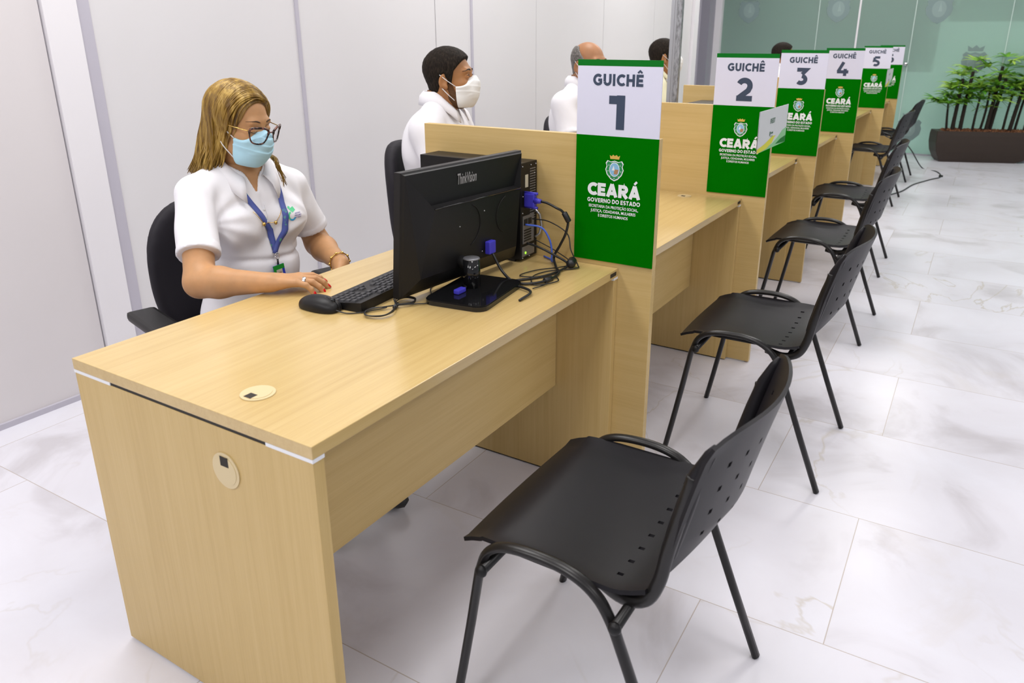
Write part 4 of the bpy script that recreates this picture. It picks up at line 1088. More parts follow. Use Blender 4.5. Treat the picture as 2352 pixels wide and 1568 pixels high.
def eyes(H,root,open_=True,lash=BROW_D):
    for q in (-1,1):
        if open_:
            b=MB(); b.ball(H.p(q*.031,.0765,.0095),.0120*H.k,EYE_W,12); o=attach(b.build('eye'),root)
            F=H.R[:,1]; c=np.array(H.p(q*.031,.0765,.0095))+F*.0090*H.k+H.R[:,0]*(-.0)
            b=MB(); b.ball(tuple(c),0.0056*H.k,IRIS,8); i=b.build('iris'); i.parent=o
        P=[H.p(*H.front(q*x,(.0115 if open_ else .004)+(.004 if open_ else -.0035)*sin(pi*(x-.018)/.026),.0006)) for x in np.linspace(.018,.044,8)]
        b=MB(); b.tube(P,[.0006,.0011,.0014,.0015,.0015,.0014,.0011,.0006],lash,6); attach(b.build('eyelashes'),root)
def short_hair(H,root,mat,prof,thick=.010,name='hair',extra=None):
    """cap of short hair; prof: list of (y, lowest z) around the side hairline"""
    g=H.g; d=g.ell((0,-.012,.035),(.074,.094,.084)); d=smin(d,g.ell((0,-.035,-.03),(.058,.055,.06)),.03)
    nse=.0016*(np.sin(g.X*310+g.Z*90)*np.sin(g.Y*270+1)+np.sin(g.Z*330+g.Y*120)*.6)
    d=smin(d,H.core,.004)-thick*np.clip(.55+(g.Z-.0)*9,.35,1.25)+nse*.35
    ys=[p[0] for p in prof]; zs=[p[1] for p in prof]; zl=np.interp(g.Y,ys,zs)
    d=np.maximum(d,(zl-g.Z)*.75)
    if extra is not None: d=np.maximum(d,extra(g))
    V,F=nets(g,d); return attach(sdf_obj(name,[(H.W(V),F)],mat),root)
def torso_prims(g,hip_h,sh_h,wd,dp,female,belly=0):
    """g in torso frame; returns distance of the trunk"""
    L=sh_h
    d=g.ell((0,-.01,.02),(wd*1.02,.125,.125))
    d=smin(d,g.ell((0,.012+belly*.4,L*.38),(wd*.88,dp*.98+belly,.16)),.06)
    d=smin(d,g.ell((0,0,L*.74),(wd*.95,dp,.165)),.06)
    if female:
        for q in (-1,1): d=smin(d,g.ell((q*.072,.088,L*.70),(.068,.060,.062)),.035)
    return d
def person(name_label, base, hip, az, sh_h, shR, shL, elR, wrR, elL, wrL, shirt, wd=.165, dp=.112, female=False, belly=0, h=.006,
           arm=(.046,.040,.041,.026), sleeve=.55, neck=None, cat='person', collar_open=.055, legs=True, skin=SKIN_F, head=None, lod=False, neck_open=.115):
    root=empty('person',base,0,name_label,cat)
    R=frame(az); hip=np.array(hip)
    lR,lL,eR,eL=[toL(q,R,hip) for q in (shR,shL,elR,elL)]
    nk=toL(neck,R,hip)
    g=Grid((-.33,-.22,-.13),(.33,.30,sh_h+.14),h)
    B=torso_prims(g,0,sh_h,wd,dp,female,belly)
    sh=g.cap(lR*.86+nk*.14+np.array([0,0,-.012]),lL*.86+nk*.14+np.array([0,0,-.012]),.046 if female else .052)
    tr=smin(g.cap(tuple(nk+np.array([0,-.012,-.02])),tuple(lR),.040,.028 if female else .036), g.cap(tuple(nk+np.array([0,-.012,-.02])),tuple(lL),.040,.028 if female else .036),.02)
    B=smin(smin(B,sh,.05),tr,.03)
    aR=g.cap(lR,eR,arm[0]*1.06,arm[1]); aL=g.cap(lL,eL,arm[0]*1.06,arm[1])
    # shirt
    infl=.011
    S=B-infl
    for l,e in ((lR,eR),(lL,eL)):
        a=g.cap(l,e,arm[0]+.010,arm[1]+.018); n=(e-l)/np.linalg.norm(e-l); pe=l+(e-l)*sleeve
        a=smax(a,g.plane(pe,n),.003)
        hem=np.maximum(g.cap(l,e,arm[0]+.0120,arm[1]+.0198),np.abs(g.plane(pe-n*.010,n))-.010)
        S=smin(S,a,.016 if female else .04); S=np.minimum(S,hem)
    X,Y,Z=g.X,g.Y,g.Z
    wr=.0016*np.sin(46*Z+9*X+3*np.sin(14*X))*np.clip(Y*12,-.3,1)+.0012*np.sin(70*X+50*Z)*np.clip(1-np.abs(Z-sh_h*.5)*4,0,1)
    for l in (lR,lL):   # drag lines from the armpit
        q=np.sqrt((X-l[0])**2+(Z-l[2]+.08)**2); an=np.arctan2(Z-l[2]+.08,(X-l[0])*(-1 if l[0]>0 else 1)+1e-6)
        wr+=.0026*np.sin(an*11+q*20)*np.exp(-(np.maximum(0,np.abs(X)-.13)/.02)**2)*np.exp(-((q-.09)/.05)**2)*(Y>0)
    if female:
        wr+=.008*np.exp(-((Z-(.222+.07*X+.10*X*X))/.009)**2)*np.clip(Y*14,0,1)+.006*np.exp(-((Z-(.165-.10*X))/.008)**2)*np.clip(Y*14,0,1)*np.clip(.5+X*6,0,1)
        wr+=.003*np.exp(-((X-.0)/.006)**2)*(Z>sh_h*.6)*(Y>0)
    else:
        wr+=.003*np.exp(-((Z-.16-.1*X)/.012)**2)
    S=S+wr
    S=smax(S,-(Z+.005),.01)
    neckhole=g.cap(tuple(nk+np.array([0,-.005,-.035])),tuple(nk+np.array([0,-.0,.10])),.058,.062)
    S=smax(S,-neckhole,.006)
    zv=nk[2]-neck_open
    wedge=np.maximum(np.maximum(np.abs(X-nk[0])-.42*(Z-zv)*.9, -(Y-.0)), -(Z-zv))
    S=smax(S,-wedge,.005)
    V,F=nets(g,S); s=attach(sdf_obj('polo_shirt',[(toW(V,R,hip),F)],shirt),root)
    # collar: stand and fall wrapped round the neck, open at the throat
    nkc=nk+np.array([0,-.004,0]); n=40; Vc=[];Fc=[]
    for i in range(n+1):
        t=i/n; th=rad(-62+ (360+124-180-180+ -0)*0) ; a=rad(90+26+ (360-52)*t)   # from front-left round the back to front-right
        cx,sy=cos(a),sin(a); fr=max(0,sin(a)); 
        zt=.034-.066*fr**1.5; zb=-.018-.088*fr**2.4
        r1=.060; r2=.086+.026*fr**2
        dr=[(r1,zt),(r1+.008,zt+.003),(r2*.55+r1*.45+.010,(zt+zb)/2+.010),(r2+.004,zb)]
        for rr,z in dr: Vc.append((nkc[0]+cx*rr*1.02,nkc[1]+sy*rr*(1.0+.10*fr),nk[2]+z-.012))
    for i in range(n):
        for k in range(3): Fc.append((i*4+k,(i+1)*4+k,(i+1)*4+k+1,i*4+k+1))
    c=new_obj('collar',toW(np.array(Vc),R,hip),Fc,shirt,None,True); m=c.modifiers.new('t','SOLIDIFY'); m.thickness=.0035; m.offset=1
    attach(c,root)
    # skin: throat and chest seen in the collar, arms, hands
    chunks=[]
    if head is not None:
        chunks.append((head.W(head.V),head.F))
    g2=Grid((-.16,-.13,sh_h*.62),(.16,.16,sh_h+.10),max(h,.005))
    B2=torso_prims(g2,0,sh_h,wd,dp,female,belly)
    s2=g2.cap(lR*.8+nk*.2+np.array([0,0,-.02]),lL*.8+nk*.2+np.array([0,0,-.02]),.045)
    B2=smin(B2,s2,.05)-.004; B2=smin(B2,g2.cap(tuple(nk+np.array([0,-.01,-.05])),tuple(nk+np.array([0,0,.06])),.052),.025)
    V,F=nets(g2,B2); chunks.append((toW(V,R,hip),F))
    g3=Grid((-.24,-.2,-.15),(.24,.2,.1),.014); B3=g3.ell((0,-.01,.0),(wd*.95,.115,.12)); V,F=nets(g3,B3); 
    tch=[(toW(V,R,hip),F)]
    for side,(S0,E0,W0) in (('R',(shR,elR,wrR)),('L',(shL,elL,wrL))):
        S0,E0,W0=map(np.array,(S0,E0,W0)); hd=HANDS.get((base,side))
        tip=hd['tip'] if hd else W0+(W0-E0)/np.linalg.norm(W0-E0)*.16
        pts=np.array([S0,E0,W0,tip]); lo=pts.min(0)-.075; hi=pts.max(0)+.075
        hh=.0024 if (hd and hd.get('fine')) else .005
        if hd and hd.get('fine'): # upper arm coarse, forearm+hand fine
            n_=(S0-E0)/np.linalg.norm(S0-E0)
        ga=Grid(lo,hi,hh) if not (hd and hd.get('fine')) else Grid(np.minimum(np.minimum(np.minimum(E0+(S0-E0)*.55,E0),W0),tip)-.065,np.maximum(np.maximum(np.maximum(E0+(S0-E0)*.55,E0),W0),tip)+.065,hh)
        d=ga.cap(S0,E0,arm[0],arm[1]); mid=E0+(W0-E0)*.28
        d=smin(d,ga.cap(E0,mid,arm[1]*.96,arm[2]),.02); d=smin(d,ga.cap(mid,W0,arm[2],arm[3]),.02)
        d=smin(d,hand_d(ga,hd if hd else dict(w=W0,a=(W0-E0),n=(0,0,1),right=side=='R',curl=.5)),.014)
        V,F=nets(ga,d); chunks.append((V,F))
    body=sdf_obj('body',chunks,skin,mats=None); attach(body,root)
    # trousers, shoes
    if legs:
        ft=Vector(R[:,1]); rt_=Vector(R[:,0]); tch=[]
        lo=None; P=[]
        for q in (-1,1):
            hp=Vector(hip)+rt_*(q*.085)+Vector((0,0,-.02)); kn=hp+ft*.40+rt_*(q*.03); kn.z=.50; an=kn+ft*(-.02); an.z=.09
            P.append((hp,kn,an))
        allp=np.array([tuple(p) for t in P for p in t]); lo=allp.min(0)-.13; hi=allp.max(0)+.13; lo[2]=max(lo[2],.05)
        gl=Grid(lo,hi,.012); d=gl.ell(tuple(hip+np.array([0,0,-.0])),(.155,.15,.115))
        for hp,kn,an in P:
            d=smin(d,gl.cap(hp,kn,.088,.062),.04); d=smin(d,gl.cap(kn,an,.062,.045),.02)
        V,F=nets(gl,d); attach(sdf_obj('trousers',[(V,F)],TROUS),root)
        for hp,kn,an in P:
            b=MB(); a_=an; b.ball((a_.x+ft.x*.06,a_.y+ft.y*.06,.045),(.048,.13,.043),SHOE,8,rot=Matrix.Rotation(math.atan2(ft.y,ft.x)-pi/2,3,'Z'))
            attach(b.build('shoe'),root)
    return root,R,hip,nk,(g,S)
HANDS={}
def hand_d(g,hd):
    K=hd.get('sc',1.0); w=np.array(hd['w'],float); a=np.array(hd['a'],float); a/=np.linalg.norm(a); n=np.array(hd['n'],float); n-=a*(n@a); n/=np.linalg.norm(n)
    s=np.cross(a,n)*( -1 if hd.get('right') else 1)     # toward the thumb
    P=lambda x,y,z=0: w+(a*x+s*y+n*z)*K
    d=g.cap(P(.0,.012),P(.03,.018),.015,.0145)
    d=smin(d,g.cap(P(0,-.012),P(.03,-.018),.015,.0135),.02)
    kn=[(.086,.030),(.090,.010),(.086,-.010),(.078,-.028)]
    for (x,y) in kn: d=smin(d,g.cap(P(.022,y*.5),P(x,y),.0145,.0105),.012)
    L=[(.040,.024,.020),(.044,.028,.021),(.040,.026,.020),(.032,.020,.018)]; curl=hd.get('curls',[hd.get('curl',.3)]*4); spr=hd.get('spread',[.10,.02,-.06,-.16])
    tips=[]
    for i,((x,y),ls) in enumerate(zip(kn,L)):
        p=P(x,y); ang=hd.get('lift',0.05); sp_=spr[i]; segs=[]
        for k,l in enumerate(ls):
            ang-=curl[i]*(.7,1.0,.8)[k]
            v=(a*cos(sp_)+s*sin(sp_))*cos(ang)+n*sin(ang); q=p+v*l*K; r0=(.0098,.0088,.0080)[k]*(.88 if i==3 else 1); r1=(.0088,.0080,.0068)[k]*(.88 if i==3 else 1)
            d=smin(d,g.cap(p,q,r0,r1),.0025 if k else .005); segs.append((p,q,v)); p=q
        tips.append(segs)
    t0=P(.018,.026,-.004); t1=P(.050,.046,-.010); t2=P(.078,.052,-.014); t3=P(.098,.050,-.018)
    d=smin(d,g.cap(t0,t1,.0145,.0115),.014); d=smin(d,g.cap(t1,t2,.0110,.0098),.004); d=smin(d,g.cap(t2,t3,.0095,.0075),.003)
    hd['segs']=tips; hd['n_']=n; hd['a_']=a; hd['s_']=s; hd['thumb']=(t2,t3)
    return d

# ---- the blonde woman at the first desk
wb=(.70,1.0,0)
wrR=np.array((.512,.688,.771)); 
HANDS[(wb,'R')]=dict(w=wrR,a=(.70,-.71,.04),n=(0.02,-.10,1),right=True,curls=[.40,.44,.50,.56],spread=[.20,.04,-.12,-.28],lift=.16,sc=.87,tip=wrR+np.array((.13,-.14,0)),fine=True)
wrL=np.array((.862,.778,.722))
HANDS[(wb,'L')]=dict(w=wrL,a=(-.45,-.10,-.75),n=(.7,-.3,.2),right=False,curls=[.3,.3,.35,.4],tip=wrL+np.array((-.1,-.03,-.14)),fine=False)
WH=Head((.693,.958,1.150),278,15,0,.885,.0026,True,neck=(.712,1.005,1.005),neck_r=.049,ears=False)
root,TR,hip,nk,(sg,SD)=person('woman with long blonde hair, brown-framed glasses and pale blue mask, working at the nearest desk',wb,(.728,1.035,.535),259,.475,
    (.560,1.018,.962),(.866,.975,.942),(.432,.866,.764),tuple(wrR),(.958,.975,.738),tuple(wrL),SHIRT,wd=.150,dp=.108,female=True,h=.0042,
    arm=(.043,.040,.040,.0255),sleeve=.71,neck=(.712,.995,1.035),skin=SKIN_F,head=WH,belly=.012,neck_open=.082)
hd=HANDS[(wb,'R')]
for i,sg3 in enumerate(hd['segs']):
    p,q,v=sg3[2]; nn=np.cross(np.cross(v,hd['n_']),v); nn/=np.linalg.norm(nn); c=q-v*.002+nn*.0050
    Rn=Matrix(np.array([np.cross(v,nn),v,nn]).T.tolist())
    b=MB(); b.ball(tuple(c),(.0058,.0088,.0028),NAIL,8,rot=Rn); o=attach(b.build('fingernail'),root); o['label']='red painted nail'
p,q,v=hd['segs'][2][0]; c=p+v*.014
b=MB(); b.tube([tuple(c-v*.0045),tuple(c-v*.004),tuple(c+v*.004),tuple(c+v*.0045)],[.0102,.0118,.0118,.0102],CHROME,18); o=attach(b.build('finger_ring'),root)
WB=np.array(wrL); E_=np.array((.958,.975,.738)); ax_=(WB-E_)/np.linalg.norm(WB-E_); c=WB-ax_*.012
u_=np.cross(ax_,[0,0,1]); u_/=np.linalg.norm(u_); v_=np.cross(ax_,u_)
b=MB(); ringp=[tuple(c+u_*.031*cos(t)+v_*.031*sin(t)) for t in np.linspace(0,2*pi,25)]; b.tube(ringp,.0022,GOLD,6)
for t in np.linspace(0,2*pi,11)[:-1]: b.ball(tuple(c+u_*.032*cos(t)+v_*.032*sin(t)),.0042,GOLD,6)
attach(b.build('bracelet'),root)
mask_obj(WH,MASK_B,root)
brows(WH,root,BROW,.0016,.005); eyes(WH,root,False,BROW)
# glasses
g_=MB(); lens=MB()
GF=.124
def gpt(q,x,z): 
    return WH.p(q*x, GF-.010*((x)/.06)**2*1.6-.0*z, z)
shape=[(.010,.016),(.022,.0245),(.042,.0265),(.060,.0235),(.0635,.015),(.060,-.004),(.053,-.0165),(.038,-.0205),(.022,-.017),(.013,-.002)]
for q in (-1,1):
    P=catmull([(q*x,0,z) for x,z in shape]+[(q*shape[0][0],0,shape[0][1])],5)
    pts=[WH.p(p[0]*1.08,GF-.026*(abs(p[0])/.0635)**2+p[2]*.12,p[2]*1.12-.003) for p in P]
    rs=[.0034 if (p[2]>.008) else .0022 for p in P]
    g_.tube(pts,rs,TORT,8)
    cen=np.mean([np.array(p) for p in pts],0); lens.add([tuple(cen)]+[tuple(p) for p in pts],[(0,i+1,i+2) for i in range(len(pts)-1)],LENS,True)
g_.tube([WH.p(-.010,GF,.011),WH.p(0,GF+.003,.013),WH.p(.010,GF,.011)],.0019,TORT,8)
fr=attach(g_.build('glasses'),root)
ob=lens.build('lenses'); ob.parent=fr
tp=MB()
for q in (-1,1): tp.tube([WH.p(q*.0635,GF-.028,.014),WH.p(q*.074,GF-.034,.015),WH.p(q*.080,.05,.014),WH.p(q*.080,.0,.012),WH.p(q*.080,-.03,-.006)],.0015,GOLD,6)
ob=tp.build('temples'); ob.parent=fr
# long hair
def womans_hair():
    g=WH.g; d=g.ell((0,-.014,.037),(.083,.103,.089))
    # hairline: keep off the face
    face=np.maximum(np.maximum(-(g.Y-.030-.35*np.maximum(0,g.Z-.03)), g.Z-.088),np.abs(g.X)-.060-.0*g.Z)
    d=smax(d,-g.ell((.002,.125,.0),(.084,.112,.088)),.004); d=smax(d,-g.ell((.0,.120,.035),(.080,.084,.072)),.004); d=np.maximum(d,-(g.Z+.075))
    V,F=nets(g,d); chunks=[(WH.W(V),F)]
    base=sdf_obj('hair_cap',chunks,BLOND_BASE); 
    random.seed(7); b=MB()
    rc=random.Random(3); CL={(q,i):(rc.uniform(-.012,.012),rc.uniform(-.01,.012),rc.uniform(-.02,.03),rc.uniform(0,6.28)) for q in (-1,1) for i in range(16)}
    def path(q,y0,drift,lift,zend,out,back,seed,front=False):
        ci=int((y0+.11)/.19*14.99); cz,co,cb,ph=CL[(q,max(0,min(15,ci)))]; cy=-.11+(ci+.5)*.19/15
        zend=1.022+cz+(zend-1.025)*.45; out=out*.4+co; back=back*.35+.035+cb
        """from the parting over side q (+1 = her right) and down"""
        pts=[]; rx,ry,rz=.0855+lift,.105+lift,.092+lift; c=(0,-.014,.037)
        N=9
        for i in range(N):
            al=rad((-26 if q>0 else 27)+ (96-(-26 if q>0 else 27))*i/(N-1)); y=y0-drift*(i/(N-1))**1.3; yy=max(-.97,min(.97,(y-c[1])/ry)); k=math.sqrt(1-yy*yy)
            x=q*(sin(al)*rx*k); z=c[2]+cos(al)*rz*k
            pts.append(Vector(WH.p(x,y,z)))
        last=pts[-1]; M_=5
        outw=Vector(WH.R[:,0])*q; bk=-Vector((WH.R[0,1],WH.R[1,1],0)).normalized()
        for i in range(1,M_+1):
            t=i/M_; z=last.z+(zend-last.z)*t
            o_=last+outw*(out*t*t-.012*sin(pi*t)+.006*sin(ph+5*t)*t)+bk*(back*t**1.5+ (.018*sin(pi*t*.9))+.007*sin(ph*2+5.5*t)*t+(y0-cy)*.55*t)
            pts.append(Vector((o_.x,o_.y,z)))
        return catmull(pts,3)
    for k in range(560):                   # her right side (toward the camera) and back
        u=random.random()**.85; y0=.073-.171*u; lift=random.uniform(-.002,.0075)
        drift=(.018+.06*random.random()) if y0>.02 else .018*random.random()
        front=y0>.03
        zend=random.uniform(1.010,1.040)+( .01 if front else -.005)
        P=path(1,y0,drift,lift,zend,random.uniform(-.018,.012)-(.015 if front else 0),random.uniform(.03,.095)+(.035 if front else .0),k)
        n_=len(P); r0=random.uniform(.0015,.0032)
        b.tube(P,[r0*(.25+.85*min(1,i/6))*(1 if i<n_*.75 else max(.12,1-(i-n_*.75)/(n_*.25)*.9)) for i in range(n_)],BLOND,5)
    for k in range(240):                   # her left side
        u=random.random(); y0=.066-.163*u; lift=random.uniform(-.002,.006)
        P=path(-1,y0,.045*random.random()+.01,lift,random.uniform(1.0,1.05),random.uniform(-.03,0),random.uniform(.02,.05),k)
        n_=len(P); r0=random.uniform(.0016,.0032)
        b.tube(P,[r0*min(1,.3+i/6)*(1 if i<n_*.75 else max(.12,1-(i-n_*.75)/(n_*.25)*.9)) for i in range(n_)],BLOND,5)
    for k in range(120):                    # back of the head
        a=rad(random.uniform(-80,80)); rx,ry,rz=.0855,.105,.092; l=random.uniform(0,.006); pts=[]
        for i in range(8):
            al=rad(15+75*i/7); pts.append(Vector(WH.p(sin(a)*sin(al)*(rx+l),-.014-cos(a)*sin(al)*(ry+l),.037+cos(al)*(rz+l))))
        last=pts[-1]; bk=-Vector((WH.R[0,1],WH.R[1,1],0)).normalized(); random_back=random.uniform(.02,.09); ze=random.uniform(1.00,1.03)
        for i in range(1,6):
            t=i/5; pts.append(Vector((last.x,last.y,last.z+(ze-last.z)*t))+bk*(random_back*t**2)+Vector((random.uniform(-.004,.004),)*3))
        P=catmull(pts,3); n_=len(P); r0=random.uniform(.0025,.0042)
        b.tube(P,[r0*(1 if i<n_*.75 else max(.15,1-(i-n_*.75)/(n_*.25)*.9)) for i in range(n_)],BLOND,5)
    # thin lock falling in front of her left shoulder
    for k in range(26):
        j=lambda s_=.004: random.uniform(-s_,s_)
        p0=Vector(WH.p(-.080,.005+j(.008),-.02)); p1=Vector(WH.p(-.070+j(),.045+j(),-.085)); 
        P=catmull([p0,p0*.5+p1*.5+Vector((j(),j(),0)),p1,Vector((0.737+j(.006),0.885+j(.006),1.055)),Vector((0.743+j(.007),0.875+j(),1.026)),Vector((0.757+j(.009),0.872+j(),0.982+j(.015)))],4)
        n_=len(P); b.tube(P,[.0022*(1-.8*i/n_) for i in range(n_)],BLOND,5)
    hr=b.build('hair'); attach(hr,root); base.parent=hr
womans_hair()
# lanyard, badge, shirt logo laid on the shirt surface
def on_shirt(x,z,off=.002):
    g=sg; fi=(x-g.lo[0])/g.h; fk=(z-g.lo[2])/g.h; i=int(fi); k=int(fk); out=0
    def ysurf(i,k):
        col=SD[i,:,k]; j=np.where(col<0)[0]
        if len(j)==0: return .1
        j=j[-1]; return g.lo[1]+g.h*(j+col[j]/(col[j]-col[j+1]+1e-12))
    a,c=fi-i,fk-k
    y=ysurf(i,k)*(1-a)*(1-c)+ysurf(i+1,k)*a*(1-c)+ysurf(i,k+1)*(1-a)*c+ysurf(i+1,k+1)*a*c
    return tuple(toW(np.array([[x,y+off,z]]),TR,hip)[0])
def ribbon(pts,wd,mat,name,off=.003,mx=None):
    V=[];F=[]
    for i,(x,z) in enumerate(pts):
        a=pts[max(0,i-1)]; c=pts[min(len(pts)-1,i+1)]; dx,dz=c[0]-a[0],c[1]-a[1]; l=math.hypot(dx,dz); nx,nz=-dz/l*wd/2,dx/l*wd/2
        V += [on_shirt(x-nx,z-nz,off),on_shirt(x,z,off+.001),on_shirt(x+nx,z+nz,off)]
    for i in range(len(pts)-1): F += [(3*i,3*i+1,3*i+4,3*i+3),(3*i+1,3*i+2,3*i+5,3*i+4)]
    o=new_obj(name,V,F,mat,None,True); m=o.modifiers.new('t','SOLIDIFY'); m.thickness=.0012; return attach(o,root)
zt=nk[2]-.052
def lin(a,c,n=14): return [(a[0]+(c[0]-a[0])*i/n,a[1]+(c[1]-a[1])*i/n) for i in range(n+1)]
ribbon(lin((.062,zt-.005),(-.006,.310),16)+lin((-.006,.310),(-.012,.246),6)[1:],.0165,LANY,'lanyard',.0035)
ribbon(lin((-.060,zt-.01),(-.044,.31),10)+lin((-.046,.31),(-.008,.240),8)[1:],.0165,LANY,'lanyard',.0055)
pb=np.array(on_shirt(-.013,.240,.008)); dn=np.array((0,0,-1.)); Fw=TR[:,1]; Rw=TR[:,0]
b=MB(); b.tube([tuple(pb+Rw*.007*cos(t)+dn*(.008+.010*sin(t))) for t in np.linspace(0,2*pi,13)],.0012,CHROME,6); b.tube([tuple(pb+dn*.018),tuple(pb+dn*.036)],.003,STEEL_D,8); attach(b.build('badge_clip'),root)
bc=pb+dn*.062+Fw*.004; b=MB()
def bq(x0,x1,z0,z1,mat,d):
    # slightly tilted card
    ca,sa=cos(.12),sin(.12); V=[]
    for dd in (0,.0015):
        for x,z in ((x0,z0),(x1,z0),(x1,z1),(x0,z1)): V.append(tuple(bc+Rw*(x*ca+z*sa)+np.array((0,0,1.))*(-x*sa+z*ca)+Fw*(d+dd)))
    b.add(V,[(0,3,2,1),(4,5,6,7),(0,1,5,4),(1,2,6,5),(2,3,7,6),(3,0,4,7)],mat)
bq(-.018,.018,-.028,.028,BADGE_B,0); bq(-.018,.018,.014,.028,BADGE_G,.0012); bq(.006,.018,-.012,.014,BADGE_G,.0012); bq(-.009,.010,-.020,.014,BADGE_P,.0024); bq(-.004,.005,-.016,.006,BADGE_D,.0034)
attach(b.build('id_badge'),root)
b=MB()
for (a,r,m_,x0,z0) in ((0,.013,LOGO_B,-.070,.345),):
    for i in range(9):
        for (ra,rb,mm) in ((.008,.0125,LOGO_G if i<5 else LOGO_B),):
            t0,t1=rad(100+i*26),rad(100+(i+1)*26+2)
            b.add([on_shirt(x0-ra*cos(t0),z0+ra*1.15*sin(t0),.0012),on_shirt(x0-rb*cos(t0),z0+rb*1.15*sin(t0),.0012),on_shirt(x0-rb*cos(t1),z0+rb*1.15*sin(t1),.0012),on_shirt(x0-ra*cos(t1),z0+ra*1.15*sin(t1),.0012)],[(0,1,2,3)],mm)
    b.add([on_shirt(x0+.004,z0+.020,.0014),on_shirt(x0-.012,z0+.026,.0014),on_shirt(x0-.016,z0+.016,.0014),on_shirt(x0-.004,z0+.010,.0014)],[(0,1,2,3)],LOGO_G)
    b.add([on_shirt(x0+.006,z0+.024,.0014),on_shirt(x0+.001,z0+.029,.0014),on_shirt(x0-.003,z0+.025,.0014),on_shirt(x0+.002,z0+.020,.0014)],[(0,1,2,3)],LOGO_G)
for k,s_ in enumerate(('INSTITUTO DE','DESENVOLVIMENTO','DO TRABALHO')):
    V,F=font_geo(s_,.0052,.0001,.026 if k==1 else .02); b.add([on_shirt(-.090-x,.350-k*.0062+y,.0014) for x,y in V],F,LOGO_N)
attach(b.build('shirt_logo'),root)
b=MB(); P=[on_shirt(x,z,.004) for x,z in lin((.045,.375),(.018,.335),6)+lin((.018,.335),(-.022,.332),6)+lin((-.022,.332),(-.045,.37),6)]
b.tube(P,.0009,GOLD,5); b.ball(on_shirt(.020,.335,.008),(.005,.005,.006),GOLD,8); b.ball(on_shirt(-.020,.332,.008),(.005,.005,.006),GOLD,8); attach(b.build('necklace'),root)
b=MB(); b.tube([on_shirt(-.003,z,.0018) for z in np.linspace(.30,.385,10)],.0009,SHIRT,5); b.ball(on_shirt(.002,.372,.003),(.0045,.002,.0045),WHITE_PL,8); b.ball(on_shirt(.002,.338,.003),(.0045,.002,.0045),WHITE_PL,8); attach(b.build('placket_buttons'),root)

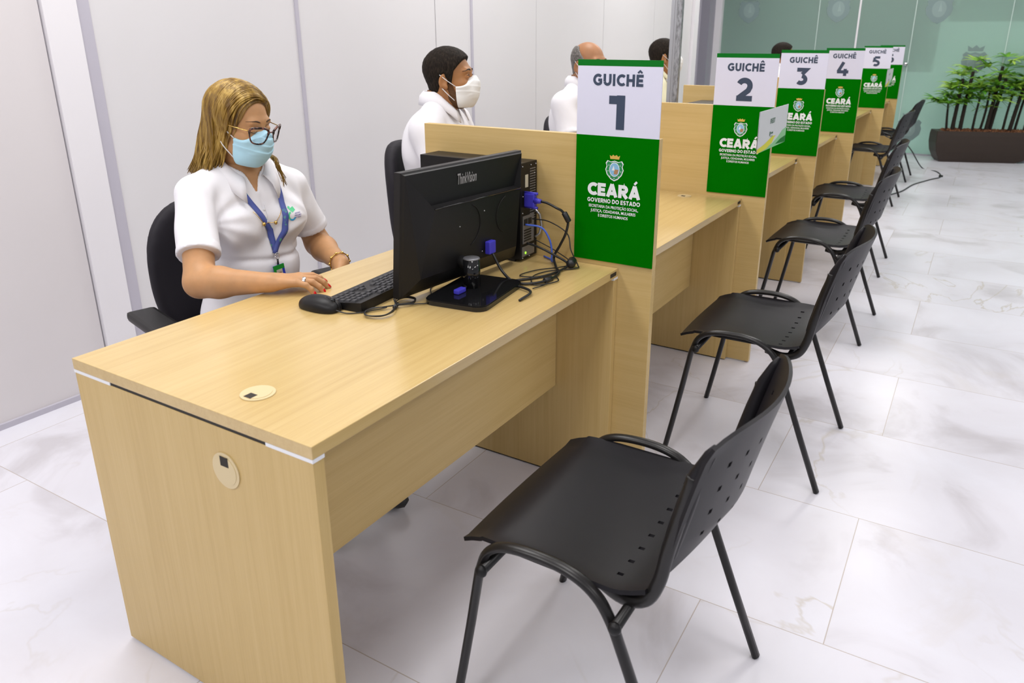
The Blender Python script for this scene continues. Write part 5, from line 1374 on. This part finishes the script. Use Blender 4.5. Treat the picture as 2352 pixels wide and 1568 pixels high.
# ---- the men behind the other desks
def man(label,cx,cy,az,hz,haz,hpitch,skin,shirt,hair,hprof,k=1.0,h=.004,hh=.007,thick=.010,mask=MASK_W,extra=None,lean=0,hoff=.0,stub=False,elz=.80,wd=.185,roll=0,opn=True,brow=BROW_D):
    R=frame(az); Fw=R[:,1]; Rt=R[:,0]; base=(cx,cy,0)
    hip=np.array((cx,cy,.545))-Fw*.03; shz=hz-.142*k
    mid=np.array((cx,cy,shz)); 
    shR=mid+Rt*.182*k+np.array((0,0,-.052)); shL=mid-Rt*.182*k+np.array((0,0,-.052))
    elR=shR+Rt*.06+Fw*.10+np.array((0,0,-.245)); elL=shL-Rt*.06+Fw*.10+np.array((0,0,-.245))
    wrR_=elR+Fw*.20-Rt*.09+np.array((0,0,-.0)); wrL_=elL+Fw*.20+Rt*.09
    wrR_[2]=wrL_[2]=.778; elR[2]=elL[2]=.80
    for w_,e_,s_ in ((wrR_,elR,'R'),(wrL_,elL,'L')):
        HANDS[(base,s_)]=dict(w=w_,a=(w_-e_),n=(0,0,1),right=s_=='R',curls=[.25]*4,tip=w_+Fw*.16,fine=False)
    nb=mid+np.array((0,0,.045))+Fw*.0
    Hd=Head(np.array((cx,cy,hz))+Fw*(.045+hoff),haz,hpitch,roll,k,h,False,neck=tuple(nb-np.array((0,0,.03))),neck_r=.060)
    root_,R_,hip_,nk_,_=person(label,base,tuple(hip),az,shz-.545-.005,tuple(shR),tuple(shL),tuple(elR),tuple(wrR_),tuple(elL),tuple(wrL_),shirt,wd=wd,dp=.125,h=hh,
        arm=(.054,.047,.046,.030),sleeve=.62,neck=tuple(nb+np.array((0,0,.022))),skin=skin,head=Hd,belly=.02,neck_open=.10)
    short_hair(Hd,root_,hair,hprof,thick,extra=extra)
    if stub:
        g=Hd.g; d=Hd.core-.0022+.0012*np.sin(g.X*700)*np.sin(g.Z*650+g.Y*500)
        band=np.maximum(np.abs(g.Y-.010-.35*np.maximum(0,-.02-g.Z))-.014, g.Z+.005); d2=np.maximum(d,band)
        jaw=np.maximum(g.Z+.060,g.Y-.10); jaw=np.maximum(jaw,-(g.Y-.0)); d3=np.maximum(d,jaw); d=np.minimum(d2,d3)
        V,F=nets(g,d); attach(sdf_obj('beard',[(Hd.W(V),F)],STUB),root_)
    brows(Hd,root_,brow,.0026,.004,.052,.034); eyes(Hd,root_,opn)
    if mask: mask_obj(Hd,mask,root_)
    return root_,Hd
PROF=[(-.13,-.085),(-.05,-.075),(-.035,-.03),(-.022,.020),(-.004,.030),(.004,-.015),(.022,-.012),(.034,.035),(.050,.055),(.075,.085),(.13,.12)]
man('man with very dark hair, white mask and white polo shirt, behind the nearest divider',1.815,1.10,287,1.224,291,-3,SKIN_M1,SHIRT,DARKH,PROF,k=.97,h=.003,hh=.006,stub=True,thick=.012)
man('bald man with grey side hair and white polo shirt, behind the sign reading GUICHÊ 1',3.06,1.09,268,1.245,254,2,SKIN_M2,SHIRT,GREYH,[(-.13,-.085),(-.05,-.075),(-.035,-.03),(-.022,.020),(-.004,.030),(.004,-.01),(.02,-.005),(.03,.04),(.034,.2)],k=1.02,
    thick=.005,extra=lambda g:(g.Z-.098+1.1*np.maximum(0,g.Y+.03)),brow=BROW)
man('man in pale yellow shirt, striped white mask, behind the steel post',4.36,1.17,292,1.262,297,0,SKIN_M1,SHIRT_Y,DARKH,PROF,k=1.0,thick=.007)
man('man with dark hair, only the top of his head above the sign reading GUICHÊ 3',7.25,1.055,286,1.226,290,0,SKIN_M1,SHIRT,DARKH,PROF,k=1.0,h=.005,hh=.009,thick=.012)
